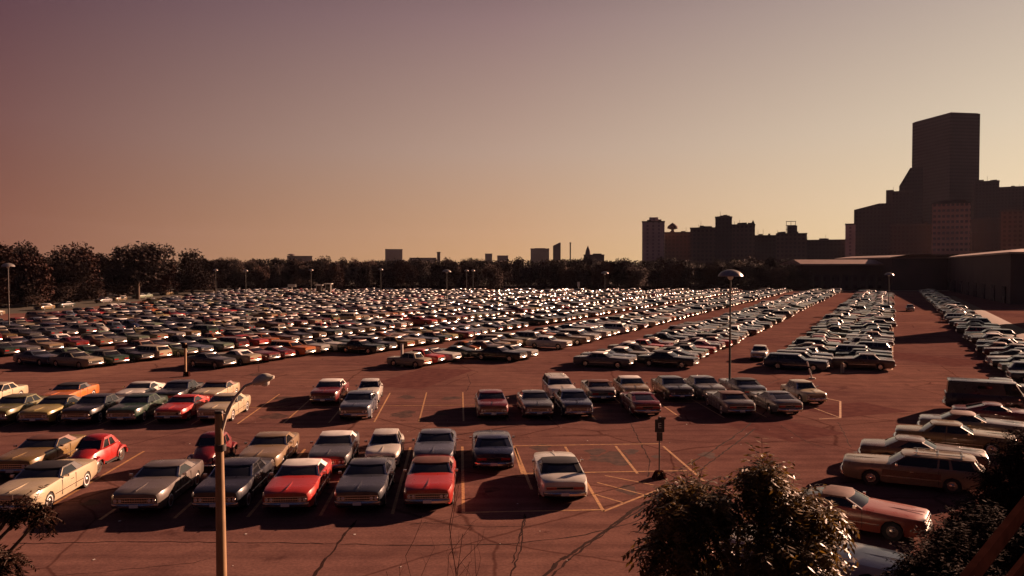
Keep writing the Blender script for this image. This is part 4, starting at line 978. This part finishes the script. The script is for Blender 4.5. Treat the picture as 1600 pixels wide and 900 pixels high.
bld(1386, 1424, 300, 800, 'b_dark', 'dark mass stepping up at the left foot of the giant tower')
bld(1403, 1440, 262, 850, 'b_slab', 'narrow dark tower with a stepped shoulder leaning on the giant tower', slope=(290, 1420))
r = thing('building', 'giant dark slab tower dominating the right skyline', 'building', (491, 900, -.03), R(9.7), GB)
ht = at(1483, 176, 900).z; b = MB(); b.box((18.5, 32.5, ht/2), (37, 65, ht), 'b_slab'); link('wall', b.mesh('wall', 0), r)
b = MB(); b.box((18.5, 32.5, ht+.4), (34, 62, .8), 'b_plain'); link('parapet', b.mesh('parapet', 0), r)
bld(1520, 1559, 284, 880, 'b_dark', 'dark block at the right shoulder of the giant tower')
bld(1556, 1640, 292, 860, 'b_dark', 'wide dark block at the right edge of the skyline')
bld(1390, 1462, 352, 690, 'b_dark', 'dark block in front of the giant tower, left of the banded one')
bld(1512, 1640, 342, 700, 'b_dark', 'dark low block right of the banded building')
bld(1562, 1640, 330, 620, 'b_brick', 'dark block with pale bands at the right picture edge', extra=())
r = bld(1455, 1515, 318, 600, 'b_hotel', 'banded brown building with rows of windows before the giant tower', extra=(('roof_sign', 1463, 1508, 312, 'b_plain'),))
# low sheds between the lot and the towers
y = 325; x0, x1 = (1248-800)/FPX*y, (1392-800)/FPX*y; zt = at(1300, 406, y).z; zb = at(1300, 414, y).z
r = thing('shed', 'long low shed with a bright pale roof edge beyond the far rows', 'building', ((x0+x1)/2, y, -.03))
b = MB(); b.box((0, 12, zb/2), (x1-x0-3, 22, zb), 'b_plain'); link('wall', b.mesh('wall', 0), r)
b = MB(); w = x1-x0; b.loft([[(x, yy, z) for yy, z in ((-2, zb-.1), (-2, zb+.5), (6, zt+.2), (24, zb+.5), (24, zb-.1))] for x in (-w/2, w/2)], 'roofstrip', (True, True), True); link('roof', b.mesh('roof', 0), r)
for i in range(9):
    b = MB(); b.box((-w/2+4+i*(w-8)/8, -.0, zb*.33), (2.6, .3, zb*.55), 'b_dark'); link('door', b.mesh('door', 0), r)
r = thing('warehouse', 'very long dark warehouse wall along the right beyond the lot', 'building', (0, 0, -.03))
Q = [Vector(v) for v in ((150, 316, 0), (172, 316, 0), (124, 199, 0), (290, 199, 0), (290, 370, 0), (150, 370, 0))]
zz = 12.6; b = MB(); b.loft([[q+Vector((0, 0, z)) for q in Q] for z in (0, zz)], 'b_plain', (True, True), True); link('wall', b.mesh('wall', 0), r)
b = MB(); c0 = Vector((215, 285, 0))
b.loft([[c0+(q-c0)*s_+Vector((0, 0, z)) for q in Q] for s_, z in ((1.01, zz+.003), (1.01, zz+.5), (.93, zz+1.4), (.86, zz+1.5))], 'roofstrip', (True, True), True); link('roof', b.mesh('roof', 0), r)
for i in range(8):
    q = Q[2].lerp(Q[1], (i+.5)/8); b = MB(); b.box((q.x-.12, q.y, 2.2), (.3, 5, 4.4), 'b_dark', math.atan2(172-124, 117)*-1); link('door', b.mesh('door', 0), r)
# unseen tower, its form made up, added to cast shade across the lane
r = thing('shade_tower', 'unseen square tower of made-up form, added to cast shade across the lane', 'tower', (103, 142, 0), .3)
b = MB(); b.box((0, 0, 9), (7, 7, 18), 'b_brick'); link('wall', b.mesh('wall', 0), r)
b = MB(); b.box((0, 0, 18.5), (7.8, 7.8, 1), 'b_plain'); b.box((0, 0, 20), (7.2, 7.2, 2), 'b_plain', 0, .3); link('roof', b.mesh('roof', 0), r)
# distant skyline left of centre
GF = 'far buildings on the horizon'
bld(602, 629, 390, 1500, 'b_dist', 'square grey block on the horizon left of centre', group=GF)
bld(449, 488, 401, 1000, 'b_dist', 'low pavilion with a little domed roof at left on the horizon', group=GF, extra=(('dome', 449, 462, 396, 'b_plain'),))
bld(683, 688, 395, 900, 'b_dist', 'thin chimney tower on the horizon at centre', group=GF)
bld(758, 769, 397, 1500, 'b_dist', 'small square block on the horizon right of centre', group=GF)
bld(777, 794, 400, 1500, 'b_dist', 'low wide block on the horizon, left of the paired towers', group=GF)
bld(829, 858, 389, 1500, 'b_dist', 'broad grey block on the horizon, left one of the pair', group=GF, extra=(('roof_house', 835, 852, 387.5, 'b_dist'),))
bld(864, 876, 379, 1200, 'b_plain', 'narrow dark tower with a slanting top on the horizon', group=GF, slope=(384, 874))
bld(890, 892, 380, 1000, 'b_plain', 'needle thin chimney on the horizon', group=GF, depth=4)
bld(912, 944, 399, 900, 'b_plain', 'dark church like building with a tower on the horizon', group=GF, extra=(('spire', 914, 923, 383, 'b_plain'), ('roof_house', 926, 940, 396, 'b_plain')))
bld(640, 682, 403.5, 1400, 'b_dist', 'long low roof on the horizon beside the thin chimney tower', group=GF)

# ------------------------------------------------------------------ air
hz = bpy.data.materials.new('haze_air'); hz.use_nodes = True; t = hz.node_tree; t.nodes.remove(t.nodes['Principled BSDF'])
pv = N(t, 'ShaderNodeVolumePrincipled'); pv.inputs['Color'].default_value = (.75, .75, 1, 1); pv.inputs['Density'].default_value = .000018; pv.inputs['Anisotropy'].default_value = .1
t.links.new(pv.outputs[0], t.nodes['Material Output'].inputs['Volume']); M['haze'] = hz
b = MB(); b.box((0, 2400, 109), (4200, 4990, 220), 'haze'); o = struct('haze', b.mesh('haze', 0), 'stuff')
